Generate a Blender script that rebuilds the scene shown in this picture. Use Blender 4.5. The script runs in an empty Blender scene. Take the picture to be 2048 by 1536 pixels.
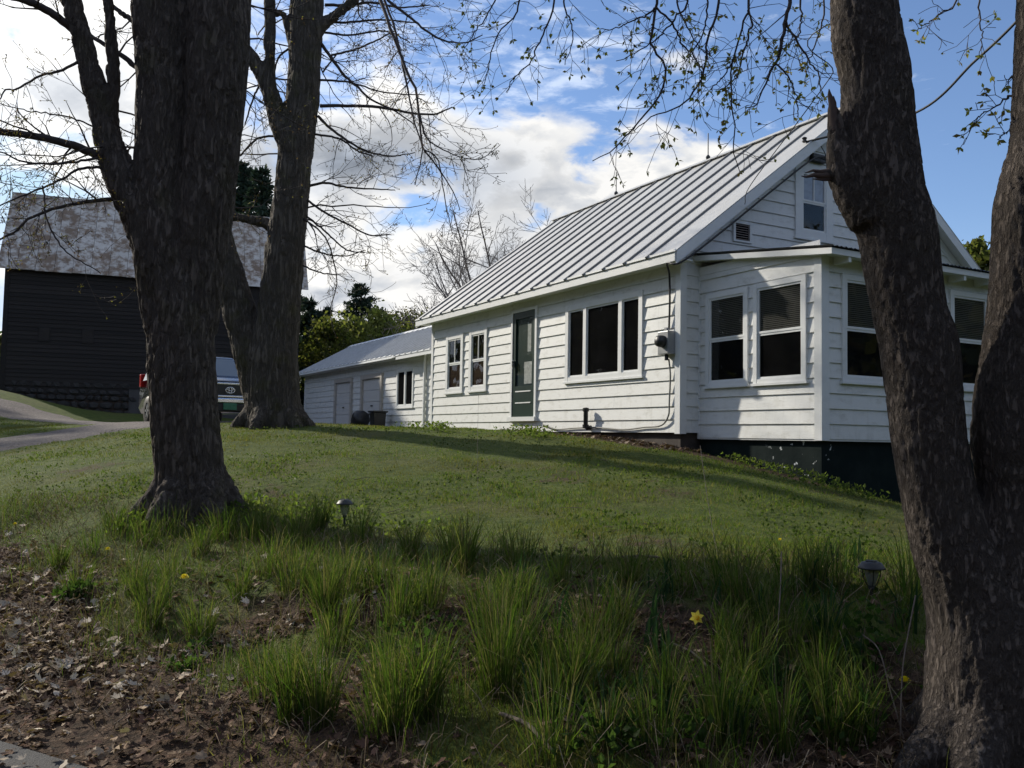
import bpy, bmesh, math, random
import numpy as np
from mathutils import Vector, Matrix

random.seed(7)
RNG = np.random.default_rng(11)
R = math.radians
scene = bpy.context.scene
COL = scene.collection

# ------------------------------------------------------------------ camera
EYE = 1.6
FPX, PITCH, ROLL = 1800.0, R(3.4), R(1.0)          # focal length in photo pixels, photo is 2048 wide
cam_d = bpy.data.cameras.new('camera')
cam_d.sensor_width = 36.0
cam_d.lens = 36.0 * FPX / 2048.0
cam_d.clip_start, cam_d.clip_end = 0.05, 3000
cam = bpy.data.objects.new('camera', cam_d)
COL.objects.link(cam)
cam.matrix_world = (Matrix.Translation((0, 0, EYE)) @ Matrix.Rotation(R(90) + PITCH, 4, 'X')
                    @ Matrix.Rotation(ROLL, 4, 'Z'))
scene.camera = cam

# ------------------------------------------------------------------ sun and exposure
SUN_AZ, SUN_EL = math.atan2(-0.79, 0.613), R(28.0)      # azimuth measured from +Y towards +X
SUN = Vector((math.sin(SUN_AZ) * math.cos(SUN_EL), math.cos(SUN_AZ) * math.cos(SUN_EL), math.sin(SUN_EL)))
sun_d = bpy.data.lights.new('sun', 'SUN')
sun_d.energy, sun_d.angle, sun_d.color = 2.8, R(1.4), (1.0, 0.93, 0.80)
sun = bpy.data.objects.new('sun', sun_d)
COL.objects.link(sun)
sun.rotation_euler = SUN.to_track_quat('Z', 'Y').to_euler()
scene.view_settings.view_transform = 'Standard'
scene.view_settings.look = 'None'
scene.view_settings.exposure = 0.82
scene.view_settings.gamma = 1.0
scene.view_settings.use_curve_mapping = False
scene.cycles.max_bounces = 6
scene.cycles.transparent_max_bounces = 12
scene.cycles.use_denoising = True
scene.cycles.sample_clamp_indirect = 6.0


# ------------------------------------------------------------------ node helper
class NG:
    """tiny expression helper over a node tree"""
    def __init__(self, tree):
        self.t = tree
        self.nodes, self.links = tree.nodes, tree.links

    def new(self, kind, **kw):
        n = self.nodes.new(kind)
        for k, v in kw.items():
            setattr(n, k, v)
        return n

    def put(self, sock, val):
        if isinstance(val, bpy.types.NodeSocket):
            self.links.new(val, sock)
        elif val is not None:
            sock.default_value = val

    def m(self, op, a, b=None, c=None, clamp=False):
        n = self.new('ShaderNodeMath', operation=op, use_clamp=clamp)
        self.put(n.inputs[0], a)
        if b is not None: self.put(n.inputs[1], b)
        if c is not None: self.put(n.inputs[2], c)
        return n.outputs[0]

    def vm(self, op, a, b=None, out=0):
        n = self.new('ShaderNodeVectorMath', operation=op)
        self.put(n.inputs[0], a)
        if b is not None: self.put(n.inputs[1], b)
        return n.outputs[out]

    def ss(self, x, lo, hi, a=0.0, b=1.0):
        n = self.new('ShaderNodeMapRange', interpolation_type='SMOOTHSTEP')
        self.put(n.inputs[0], x); self.put(n.inputs[1], lo); self.put(n.inputs[2], hi)
        self.put(n.inputs[3], a); self.put(n.inputs[4], b)
        return n.outputs[0]

    def noise(self, vec, scale, detail=4.0, rough=0.55, dist=0.0, col=False):
        n = self.new('ShaderNodeTexNoise')
        if vec is not None: self.put(n.inputs['Vector'], vec)
        n.inputs['Scale'].default_value = scale
        n.inputs['Detail'].default_value = detail
        n.inputs['Roughness'].default_value = rough
        n.inputs['Distortion'].default_value = dist
        return n.outputs[1] if col else n.outputs[0]

    def mix(self, f, a, b, blend='MIX'):
        n = self.new('ShaderNodeMix', data_type='RGBA', blend_type=blend)
        self.put(n.inputs[0], f)
        self.put(n.inputs[6], tuple(a) + (1,) if isinstance(a, tuple) and len(a) == 3 else a)
        self.put(n.inputs[7], tuple(b) + (1,) if isinstance(b, tuple) and len(b) == 3 else b)
        return n.outputs[2]

    def coord(self, which='Object'):
        return self.new('ShaderNodeTexCoord').outputs[which]

    def scalev(self, v, s):
        return self.vm('MULTIPLY', v, s)


# ------------------------------------------------------------------ world: sky with clouds
world = bpy.data.worlds.new('World')
scene.world = world
world.use_nodes = True
g = NG(world.node_tree)
g.nodes.clear()
sky = g.new('ShaderNodeTexSky', sky_type='NISHITA')
sky.sun_disc = False
sky.sun_elevation = SUN_EL
sky.sun_rotation = SUN_AZ
sky.altitude = 200
sky.air_density, sky.dust_density, sky.ozone_density = 1.0, 0.15, 2.5
D = g.vm('NORMALIZE', g.coord('Generated'))
sep = g.new('ShaderNodeSeparateXYZ'); g.put(sep.inputs[0], D)
dx, dy, dz = sep.outputs
AZ = g.m('MULTIPLY', g.m('ARCTAN2', dx, dy), 57.2958)
EL = g.m('MULTIPLY', g.m('ARCSINE', dz), 57.2958)
toward = g.vm('DOT_PRODUCT', D, tuple(SUN), out=1)


def blob(az, el, ra, re, w):
    a = g.m('DIVIDE', g.m('SUBTRACT', AZ, az), ra)
    e = g.m('DIVIDE', g.m('SUBTRACT', EL, el), re)
    d2 = g.m('ADD', g.m('MULTIPLY', a, a), g.m('MULTIPLY', e, e))
    return g.m('MULTIPLY', g.m('POWER', 2.718, g.m('MULTIPLY', d2, -1.0)), w)


def addall(*xs):
    r = xs[0]
    for x in xs[1:]:
        r = g.m('ADD', r, x)
    return r


P0 = g.scalev(D, (1.0, 1.0, 1.9))
warp = g.scalev(g.vm('SUBTRACT', g.noise(P0, 5.0, 3.0, 0.5, col=True), (0.5, 0.5, 0.5)), (0.12, 0.12, 0.09))
P1 = g.vm('ADD', P0, warp)


def heap(off):
    """density of the cumulus field: a coarse layout roughened by billows"""
    p = P1 if off is None else g.vm('ADD', P1, tuple(off))
    big = g.noise(p, 4.2, 3.0, 0.5)
    v = g.noise(p, 13.0, 7.0, 0.58)
    bil = g.m('ABSOLUTE', g.m('SUBTRACT', v, 0.5))
    return g.m('SUBTRACT', g.m('ADD', big, g.m('MULTIPLY', g.m('SUBTRACT', v, 0.5), 0.44)), g.m('MULTIPLY', bil, 0.20))


n1 = heap(None)
n1s = heap(SUN * 0.016 + Vector((0, 0, 0.022)))
cover = addall(
    blob(-8, 16.2, 9.5, 3.2, 0.23), blob(-22, 20, 10, 8, 0.14), blob(-9, 8.5, 15, 4.5, 0.20),
    blob(7.0, 15.6, 4.5, 3.6, 0.16), blob(14.5, 14.8, 6.0, 3.2, 0.17), blob(3, 10.5, 9, 3.4, 0.17), blob(1.0, 18.8, 2.6, 1.5, 0.13),
    blob(5.5, 22.8, 2.2, 1.0, 0.17), blob(11.0, 23.2, 2.6, 1.4, 0.16), blob(16, 26, 3.0, 2.0, 0.19),
    blob(-40, 18, 22, 20, 0.18), blob(26, 21, 9.5, 12, -0.25), blob(0, 24, 6, 3.5, -0.05),
    blob(70, 30, 35, 25, 0.03), blob(180, 25, 60, 25, 0.05), blob(-120, 30, 45, 25, 0.09))
dens = g.m('ADD', n1, cover)
alpha1 = g.ss(dens, 0.53, 0.66)
thick = g.ss(dens, 0.60, 0.86)
lit = g.m('ADD', g.m('MULTIPLY', g.m('SUBTRACT', n1, n1s), 8.5), 0.58, clamp=True)
greybank = addall(blob(-8.0, 16.2, 8.5, 2.4, 1.0), blob(-20, 17, 9, 2.5, 0.5), blob(16.5, 13.6, 6.0, 1.3, 0.55),
                  blob(-3, 10.2, 7, 1.0, 0.4))
bank = g.m('MULTIPLY', greybank, g.ss(g.noise(P1, 7.0, 5.0, 0.5), 0.28, 0.60), clamp=True)
shade = g.m('SUBTRACT', 1.0, g.m('MULTIPLY', g.m('SUBTRACT', 1.0, lit), g.m('ADD', 0.25, g.m('MULTIPLY', thick, 0.75))))
bright = g.m('ADD', g.m('MULTIPLY', shade, 0.36), 0.23)
bright = g.m('MULTIPLY', bright, g.m('SUBTRACT', 1.0, g.m('MULTIPLY', bank, 0.54)))
glow = g.m('POWER', g.m('MAXIMUM', toward, 0.0), 9.0)
bright = g.m('MULTIPLY', bright, g.m('ADD', 0.97, g.m('MULTIPLY', glow, 0.8)))
ccol = g.mix(g.m('MAXIMUM', g.m('MULTIPLY', bank, 0.9, clamp=True), g.m('MULTIPLY', g.m('SUBTRACT', 1.0, shade), 0.8)), (1.0, 0.985, 0.955), (0.80, 0.92, 1.12))
ccol = g.mix(1.0, ccol, bright, 'MULTIPLY')
# thin rippled high cloud
P2 = g.scalev(D, (1.0, 1.15, 3.4))
n2 = g.noise(g.vm('ADD', P2, g.scalev(warp, (0.6, 0.6, 0.6))), 17.0, 6.0, 0.62, 0.3)
n2b = g.noise(P2, 2.6, 3.0, 0.5)
cov2 = addall(blob(0, 22, 13, 7, 0.17), blob(-20, 25, 14, 8, 0.2), blob(26, 21, 9, 12, -0.12))
alpha2 = g.m('MULTIPLY', g.ss(g.m('ADD', g.m('ADD', n2, g.m('MULTIPLY', g.m('SUBTRACT', n2b, 0.5), 0.5)), cov2), 0.55, 0.78), 0.62)
blue = g.mix(1.0, sky.outputs[0], (0.078, 0.080, 0.089, 1), 'MULTIPLY')
hz = g.m('MULTIPLY', g.ss(EL, 14.0, 0.0), 0.28)
blue = g.vm('MINIMUM', blue, (0.36, 0.45, 0.60))
blue = g.mix(hz, blue, (0.46, 0.50, 0.56))
c = g.mix(alpha2, blue, (0.52, 0.58, 0.68))
c = g.mix(alpha1, c, ccol)
c = g.mix(g.m('MULTIPLY', g.m('POWER', g.m('MAXIMUM', toward, 0.0), 16.0), 0.55, clamp=True), c, (1.0, 0.98, 0.93))
bg = g.new('ShaderNodeBackground')
g.put(bg.inputs[0], c)
bg.inputs[1].default_value = 1.0
g.links.new(bg.outputs[0], g.new('ShaderNodeOutputWorld').inputs[0])
world.cycles.sampling_method = 'MANUAL'
world.cycles.sample_map_resolution = 512


# ------------------------------------------------------------------ photo geometry helpers
def ray(x, y):
    a, b = (x - 1024) / FPX, -(y - 768) / FPX
    c_, s_ = math.cos(ROLL), math.sin(ROLL)
    a, b = a * c_ - b * s_, a * s_ + b * c_
    cp, sp = math.cos(PITCH), math.sin(PITCH)
    return np.array([a, cp - b * sp, sp + b * cp])


def at(x, y, Y):
    r = ray(x, y)
    return np.array([0, 0, EYE]) + r * (Y / r[1])


TH = math.atan(995 / 1800.0)                      # the house is turned by this much
UX = np.array([-math.sin(TH), math.cos(TH), 0])   # along the house, away from the road
VX = np.array([math.cos(TH), math.sin(TH), 0])    # across the house
H0 = UX * 10.8268 + VX * 8.9389                   # near left corner of the house


# ------------------------------------------------------------------ numpy noise
_perm = np.random.default_rng(3).random(4096)


def _h(i, j, k):
    n = (i * 73856093) ^ (j * 19349663) ^ (k * 83492791)
    return _perm[n & 4095]


def vnoise(P):
    P = np.asarray(P, float)
    if P.ndim > 2: return vnoise(P.reshape(-1, 3)).reshape(P.shape[:-1])
    I = np.floor(P).astype(np.int64)
    F = P - I
    F = F * F * (3 - 2 * F)
    i, j, k = I.T
    x, y, z = F.T
    def l(a, b, t): return a + (b - a) * t
    return l(l(l(_h(i, j, k), _h(i + 1, j, k), x), l(_h(i, j + 1, k), _h(i + 1, j + 1, k), x), y),
             l(l(_h(i, j, k + 1), _h(i + 1, j, k + 1), x), l(_h(i, j + 1, k + 1), _h(i + 1, j + 1, k + 1), x), y), z)


def fbm(P, o=4):
    P = np.asarray(P, float)
    s, a, t = 0, 0.5, 0
    for q in range(o):
        s = s + a * vnoise(P * 2 ** q + q * 17.3); t += a; a *= 0.5
    return s / t


def fbm2(X, Y, sc, o=3, off=0.0):
    return fbm(np.stack([np.asarray(X) * sc + off, np.asarray(Y) * sc - off, np.full(np.shape(X), 3.7 + off)], -1), o)


def smooth(x, lo, hi):
    t = np.clip((x - lo) / (hi - lo), 0, 1)
    return t * t * (3 - 2 * t)


# ------------------------------------------------------------------ materials
MATS = {}


def mat(name, build):
    m = bpy.data.materials.new(name)
    m.use_nodes = True
    G = NG(m.node_tree)
    G.nodes.clear()
    out = G.new('ShaderNodeOutputMaterial')
    sh = build(G)
    G.links.new(sh, out.inputs[0])
    MATS[name] = m
    return m


def principled(G, color, rough=0.7, metal=0.0, normal=None, spec=0.5, **kw):
    n = G.new('ShaderNodeBsdfPrincipled')
    G.put(n.inputs['Base Color'], tuple(color) + (1,) if isinstance(color, tuple) and len(color) == 3 else color)
    G.put(n.inputs['Roughness'], rough)
    G.put(n.inputs['Metallic'], metal)
    G.put(n.inputs['Specular IOR Level'], spec)
    if normal is not None: G.put(n.inputs['Normal'], normal)
    return n.outputs[0]


def bump(G, h, strength=0.3, dist=0.02):
    b = G.new('ShaderNodeBump')
    b.inputs['Strength'].default_value = strength
    b.inputs['Distance'].default_value = dist
    G.put(b.inputs['Height'], h)
    return b.outputs[0]


def m_paint(col, dirt=(0.42, 0.41, 0.36), amt=0.35, rough=0.55, relief=0.12):
    def f(G):
        o = G.coord('Object')
        rnd = G.new('ShaderNodeObjectInfo').outputs['Random']
        n = G.noise(G.scalev(o, (2.2, 2.2, 5.0)), 2.0, 6.0, 0.6)
        fac = G.m('MULTIPLY', G.ss(n, 0.48, 0.78), amt)
        streak = G.noise(G.scalev(o, (9.0, 9.0, 0.7)), 1.6, 4.0, 0.6)
        fac = G.m('ADD', fac, G.m('MULTIPLY', G.ss(streak, 0.55, 0.8), amt * 0.5))
        base = G.mix(G.m('MULTIPLY', rnd, 0.14), col, tuple(0.84 * x for x in col))
        sz_ = G.new('ShaderNodeSeparateXYZ'); G.put(sz_.inputs[0], o)
        spl = G.m('MULTIPLY', G.ss(sz_.outputs[2], 0.75, 0.2), G.ss(G.noise(G.scalev(o, (3.0, 3.0, 1.6)), 2.2, 6.0, 0.65), 0.46, 0.70))
        fac = G.m('ADD', fac, G.m('MULTIPLY', spl, 0.5 * amt + 0.05), clamp=True)
        return principled(G, G.mix(fac, base, dirt), rough, normal=bump(G, G.noise(G.scalev(o, (3, 3, 30)), 4.0, 4.0), relief, 0.01))
    return f


def m_plain(col, rough=0.6, metal=0.0, var=0.15, scale=6.0, rel=0.0, spec=0.5):
    def f(G):
        o = G.coord('Object')
        n = G.noise(o, scale, 4.0)
        cc = G.mix(G.m('MULTIPLY', G.ss(n, 0.35, 0.7), var * 2, clamp=True), col, tuple(x * 0.55 for x in col))
        return principled(G, cc, rough, metal, bump(G, n, rel, 0.02) if rel else None, spec=spec)
    return f


mat('white_paint', m_paint((0.73, 0.735, 0.715), amt=0.55, relief=0.2))
mat('trim_paint', m_paint((0.76, 0.77, 0.76), amt=0.18))
mat('garage_trim', m_paint((0.46, 0.425, 0.38), amt=0.3))
mat('garage_door_paint', m_paint((0.62, 0.61, 0.59), amt=0.25))
mat('green_paint', m_plain((0.006, 0.026, 0.019), 0.35, var=0.1))
mat('interior_shade', m_plain((0.012, 0.0115, 0.012), 0.9, var=0.4, scale=2.5, spec=0.0))  # near-black backing: the shade of unlit space is put into the colour
mat('blind', m_plain((0.10, 0.094, 0.084), 0.6))
mat('curtain', m_plain((0.45, 0.47, 0.55), 0.9, var=0.25, scale=9))
mat('paper', m_plain((0.5, 0.5, 0.48), 0.8, var=0.3, scale=14))
mat('warm_screen', m_plain((0.050, 0.033, 0.029), 0.9, var=0.2, spec=0.0))
mat('black_rubber', m_plain((0.012, 0.012, 0.013), 0.6))
mat('black_plastic', m_plain((0.018, 0.018, 0.02), 0.45))
mat('grey_metal', m_plain((0.30, 0.31, 0.32), 0.45, 0.5))
mat('dark_metal', m_plain((0.035, 0.036, 0.038), 0.45, 0.1))
mat('chrome', m_plain((0.75, 0.76, 0.78), 0.15, 0.9, 0.03))
mat('louvre', m_plain((0.32, 0.27, 0.24), 0.6))
mat('red_lens', m_plain((0.45, 0.015, 0.012), 0.2, var=0.05))
mat('lamp_lens', m_plain((0.75, 0.78, 0.80), 0.12, 0.2, 0.05))
mat('plate_green', m_plain((0.05, 0.22, 0.13), 0.5, var=0.35, scale=40))
mat('soil', m_plain((0.055, 0.038, 0.028), 0.95, var=0.4, scale=3, rel=0.6))
mat('wire', m_plain((0.02, 0.02, 0.022), 0.6))
mat('pole_wood', m_plain((0.14, 0.11, 0.085), 0.9, var=0.4, scale=8, rel=0.3))
mat('cable_grey', m_plain((0.22, 0.22, 0.20), 0.6))


def f_carpaint(G):
    n = G.new('ShaderNodeBsdfPrincipled')
    n.inputs['Base Color'].default_value = (0.010, 0.014, 0.022, 1)
    n.inputs['Roughness'].default_value = 0.25
    n.inputs['Metallic'].default_value = 0.3
    n.inputs['Coat Weight'].default_value = 1.0
    n.inputs['Coat Roughness'].default_value = 0.05
    return n.outputs[0]
mat('car_paint', f_carpaint)


def f_glass(G):
    gm = G.new('ShaderNodeNewGeometry')
    cs = G.m('ABSOLUTE', G.vm('DOT_PRODUCT', gm.outputs['Normal'], gm.outputs['Incoming'], out=1))
    fr = G.m('ADD', 0.04, G.m('MULTIPLY', 0.96, G.m('POWER', G.m('SUBTRACT', 1.0, cs, clamp=True), 5.0)))
    tr = G.new('ShaderNodeBsdfTransparent'); tr.inputs[0].default_value = (0.95, 0.96, 0.955, 1)
    gl = G.new('ShaderNodeBsdfGlossy'); gl.inputs['Roughness'].default_value = 0.015
    o = G.coord('Object')
    nb = bump(G, G.noise(o, 1.3, 2.0), 0.06, 0.05)
    G.put(gl.inputs['Normal'], nb)
    mx = G.new('ShaderNodeMixShader')
    G.put(mx.inputs[0], G.m('MULTIPLY', fr, 0.55))
    G.links.new(tr.outputs[0], mx.inputs[1]); G.links.new(gl.outputs[0], mx.inputs[2])
    return mx.outputs[0]
mat('window_glass', f_glass)


def f_roof(G):
    o = G.coord('Object')
    rnd = G.new('ShaderNodeObjectInfo').outputs['Random']
    n = G.noise(G.scalev(o, (0.8, 1.0, 0.8)), 1.8, 6.0, 0.6)
    base = G.mix(rnd, (0.50, 0.495, 0.475), (0.585, 0.58, 0.555))
    base = G.mix(G.m('MULTIPLY', G.ss(n, 0.45, 0.75), 0.40), base, (0.42, 0.41, 0.385))
    spots = G.ss(G.noise(G.scalev(o, (1.0, 6.0, 1.0)), 5.0, 5.0, 0.65), 0.66, 0.78)
    base = G.mix(G.m('MULTIPLY', spots, 0.35), base, (0.23, 0.17, 0.12))
    return principled(G, base, G.m('ADD', 0.42, G.m('MULTIPLY', n, 0.2)), 0.25, bump(G, G.noise(o, 2.2, 4.0), 0.45, 0.04))
mat('roof_metal', f_roof)
mat('seam_metal', m_plain((0.20, 0.20, 0.195), 0.6, 0.1))


def f_garroof(G):
    o = G.coord('Object')
    n = G.noise(o, 1.2, 5.0)
    return principled(G, G.mix(G.ss(n, 0.35, 0.7), (0.78, 0.79, 0.78), (0.68, 0.69, 0.685)), 0.40, 0.0)
mat('garage_roof_metal', f_garroof)
mat('shaded_rib_metal', m_plain((0.46, 0.47, 0.475), 0.5, 0.1))  # greyer than the sheets: the shading of the ribs is painted in


def f_barnroof(G):
    o = G.coord('Object')
    rnd = G.new('ShaderNodeObjectInfo').outputs['Random']
    sh = G.vm('ADD', o, G.vm('SCALE', (3.1, 7.7, 1.3), None))
    off = G.new('ShaderNodeCombineXYZ'); G.put(off.inputs[0], G.m('MULTIPLY', rnd, 37.0)); G.put(off.inputs[2], G.m('MULTIPLY', rnd, 11.0))
    p = G.vm('ADD', o, off.outputs[0])
    a = G.noise(G.scalev(o, (1.6, 1.0, 2.3)), 0.9, 4.0, 0.6)
    b = G.noise(G.scalev(p, (2.2, 1.0, 3.0)), 1.9, 6.0, 0.66)
    r = G.ss(G.m('ADD', G.m('MULTIPLY', a, 0.55), G.m('MULTIPLY', b, 0.75)), 0.53, 0.75)
    grey = G.mix(rnd, (0.54, 0.505, 0.45), (0.64, 0.60, 0.545))
    grey = G.mix(G.ss(G.noise(o, 4.0, 3.0), 0.4, 0.7), grey, (0.58, 0.53, 0.465))
    rust = G.mix(G.noise(o, 6.0, 4.0), (0.15, 0.092, 0.052), (0.25, 0.175, 0.115))
    return principled(G, G.mix(G.m('MULTIPLY', r, 0.95), grey, rust), 0.6, 0.1)
mat('barn_roof_metal', f_barnroof)


def f_barnboard(G):
    o = G.coord('Object')
    rnd = G.new('ShaderNodeObjectInfo').outputs['Random']
    n = G.noise(G.scalev(o, (1.0, 1.0, 14.0)), 1.6, 6.0, 0.65)
    cc = G.mix(n, (0.018, 0.0145, 0.013), (0.042, 0.035, 0.031))
    cc = G.mix(G.m('MULTIPLY', rnd, 0.6), cc, (0.008, 0.0066, 0.006))
    return principled(G, cc, 0.9, normal=bump(G, n, 0.4, 0.02))
mat('barn_board', f_barnboard)


def f_stone(G):
    o = G.coord('Object')
    rnd = G.new('ShaderNodeObjectInfo').outputs['Random']
    n = G.noise(o, 3.0, 6.0, 0.65)
    cc = G.mix(n, (0.026, 0.024, 0.023), (0.062, 0.057, 0.053))
    cc = G.mix(G.m('MULTIPLY', rnd, 0.7), cc, (0.028, 0.026, 0.024))
    return principled(G, cc, 0.9, normal=bump(G, n, 0.6, 0.05))
mat('field_stone', f_stone)
mat('concrete', m_plain((0.085, 0.08, 0.078), 0.9, var=0.3, scale=2.5, rel=0.2))


def f_foundation(G):
    o = G.coord('Object')
    chips = G.ss(G.noise(o, 9.0, 3.0, 0.55), 0.635, 0.65)
    # paint has flaked off mostly along the foot of the wall near its corner
    s = G.new('ShaderNodeSeparateXYZ'); G.put(s.inputs[0], o)
    zone = G.m('MULTIPLY', G.ss(s.outputs[1], -1.1, -1.9), G.ss(G.m('ADD', s.outputs[0], 0.0), 0.75, 0.45))
    zone = G.m('ADD', zone, 0.0, clamp=True)
    chips = G.m('MULTIPLY', chips, G.ss(G.m('ADD', zone, G.m('MULTIPLY', G.m('SUBTRACT', G.noise(o, 2.0, 2.0), 0.5), 0.8)), 0.3, 0.6))
    cc = G.mix(G.ss(G.noise(o, 4.0, 5.0), 0.35, 0.7), (0.010, 0.017, 0.017), (0.016, 0.024, 0.023))
    return principled(G, G.mix(chips, cc, (0.55, 0.58, 0.58)), 0.7, normal=bump(G, G.noise(o, 10.0, 5.0), 0.3, 0.02), spec=0.05)
mat('foundation_paint', f_foundation)
mat('sill_stone', m_plain((0.075, 0.06, 0.05), 0.9, var=0.4, scale=4, rel=0.5))


def m_bark(c1, c2, zs=7.0, sc=9.0, moss=0.0, strength=0.9, lichen=0.0, patch=0.35):
    def f(G):
        o = G.coord('Object')
        p = G.scalev(o, (1.0, 1.0, 1.0 / zs))
        w = G.vm('ADD', p, G.scalev(G.vm('SUBTRACT', G.noise(o, 3.0, 3.0, col=True), (0.5, 0.5, 0.5)), (0.06, 0.06, 0.03)))
        n = G.noise(w, sc, 6.0, 0.62)
        fur = G.ss(G.m('ABSOLUTE', G.m('SUBTRACT', n, 0.5)), 0.0, 0.11)
        fine = G.noise(G.scalev(o, (1, 1, 0.3)), 60.0, 4.0, 0.6)
        cc = G.mix(fur, tuple(x * 0.60 for x in c1), G.mix(G.noise(o, 2.2, 4.0), c1, c2))
        cc = G.mix(G.m('MULTIPLY', G.ss(fine, 0.4, 0.75), 0.25), cc, c2)
        cc = G.mix(G.m('MULTIPLY', G.ss(G.noise(G.scalev(o, (1, 1, 0.5)), 1.6, 5.0, 0.6), 0.42, 0.68), patch), cc, tuple(x * 0.62 for x in c1))
        if lichen:
            cc = G.mix(G.m('MULTIPLY', G.ss(G.noise(o, 5.0, 6.0, 0.7), 0.62, 0.72), lichen), cc, (0.20, 0.21, 0.19))
        if moss:
            cc = G.mix(G.m('MULTIPLY', G.ss(G.noise(o, 2.6, 5.0, 0.6), 0.52, 0.70), moss), cc, (0.075, 0.072, 0.028))
        h = G.m('ADD', fur, G.m('MULTIPLY', fine, 0.35))
        return principled(G, cc, 0.92, normal=bump(G, h, strength, 0.03), spec=0.25)
    return f


mat('maple_bark', m_bark((0.118, 0.096, 0.080), (0.142, 0.117, 0.098), 5.0, 18.0, moss=0.35, strength=0.8))
mat('old_bark', m_bark((0.105, 0.090, 0.074), (0.135, 0.116, 0.095), 7.0, 13.0, moss=0.5, strength=0.8))
mat('near_bark', m_bark((0.115, 0.094, 0.080), (0.135, 0.111, 0.094), 3.2, 34.0, moss=0.10, lichen=0.05, strength=0.8, patch=0.15))
mat('broken_wood', m_plain((0.085, 0.058, 0.045), 0.9, var=0.5, scale=9, rel=0.5))
mat('twig', m_plain((0.052, 0.040, 0.036), 0.85))
mat('grey_twig', m_plain((0.125, 0.108, 0.100), 0.85))


def m_leaf(trans=0.35, rough=0.6, gain=1.0):
    def f(G):
        a = G.new('ShaderNodeAttribute', attribute_name='col')
        cc = a.outputs['Color']
        if gain != 1.0: cc = G.mix(1.0, cc, (gain, gain, gain), 'MULTIPLY')
        p = principled(G, cc, rough, spec=0.08)
        t = G.new('ShaderNodeBsdfTranslucent'); G.put(t.inputs[0], G.mix(1.0, cc, (1.25, 1.35, 0.7), 'MULTIPLY'))
        mx = G.new('ShaderNodeMixShader'); mx.inputs[0].default_value = trans
        G.links.new(p, mx.inputs[1]); G.links.new(t.outputs[0], mx.inputs[2])
        return mx.outputs[0]
    return f


mat('grass_blade', m_leaf(0.42, 0.75))
mat('leaf', m_leaf(0.55, 0.5))
mat('dead_leaf', m_leaf(0.10, 0.8))
mat('needle', m_leaf(0.12, 0.7))
mat('petal', m_leaf(0.30, 0.5))


def f_lawn(G):
    o = G.coord('Object')
    lit = G.new('ShaderNodeAttribute', attribute_name='litter').outputs['Fac']
    a = G.noise(o, 0.55, 5.0, 0.6)
    b = G.noise(o, 5.0, 6.0, 0.65)
    grass = G.mix(G.ss(b, 0.3, 0.75), (0.054, 0.078, 0.018), (0.110, 0.132, 0.030))
    grass = G.mix(G.m('MULTIPLY', G.ss(a, 0.50, 0.68), 0.5), grass, (0.105, 0.092, 0.040))
    lit2 = G.noise(o, 16.0, 5.0, 0.7)
    duff = G.mix(G.ss(lit2, 0.35, 0.7), (0.032, 0.021, 0.014), (0.115, 0.073, 0.046))
    duff = G.mix(G.ss(G.noise(o, 45.0, 3.0, 0.6), 0.62, 0.74), duff, (0.24, 0.18, 0.13))
    k = G.ss(G.m('ADD', lit, G.m('MULTIPLY', G.m('SUBTRACT', b, 0.5), 0.9)), 0.35, 0.65)
    return principled(G, G.mix(k, grass, duff), 0.95, normal=bump(G, G.m('ADD', b, lit2), 0.7, 0.05), spec=0.15)
mat('lawn_ground', f_lawn)


def f_gravel(G):
    o = G.coord('Object')
    v = G.new('ShaderNodeTexVoronoi'); v.inputs['Scale'].default_value = 26.0; G.put(v.inputs['Vector'], o)
    n = G.noise(o, 1.4, 5.0, 0.6)
    cc = G.mix(G.new('ShaderNodeSeparateColor').outputs[0], (0.1, 0.1, 0.1), (0.1, 0.1, 0.1))
    sc_ = G.new('ShaderNodeSeparateColor'); G.put(sc_.inputs[0], v.outputs['Color'])
    cc = G.mix(sc_.outputs[0], (0.065, 0.052, 0.048), (0.19, 0.155, 0.14))
    cc = G.mix(G.m('MULTIPLY', G.ss(n, 0.4, 0.7), 0.7), cc, (0.12, 0.102, 0.088))
    return principled(G, cc, 0.9, normal=bump(G, v.outputs['Distance'], 0.8, 0.03))
mat('gravel', f_gravel)


def f_asphalt(G):
    o = G.coord('Object')
    n = G.noise(o, 120.0, 3.0)
    m2 = G.noise(o, 2.0, 4.0)
    cc = G.mix(G.ss(n, 0.35, 0.7), (0.020, 0.020, 0.021), (0.060, 0.058, 0.057))
    cc = G.mix(G.m('MULTIPLY', G.ss(m2, 0.4, 0.7), 0.4), cc, (0.055, 0.050, 0.046))
    return principled(G, cc, 0.85, normal=bump(G, n, 0.6, 0.01))
mat('asphalt', f_asphalt)


# ------------------------------------------------------------------ mesh helpers
def link(o, parent=None):
    COL.objects.link(o)
    if parent is not None:
        o.parent = parent
    return o


def tag(o, label=None, cat=None, group=None, kind=None):
    if label: o['label'] = label
    if cat: o['category'] = cat
    if group: o['group'] = group
    if kind: o['kind'] = kind
    return o


def empty(name, loc, rz=0.0):
    o = bpy.data.objects.new(name, None)
    o.empty_display_size = 0.2
    o.location = tuple(float(v) for v in loc)
    o.rotation_euler = (0, 0, rz)
    return link(o)


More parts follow.
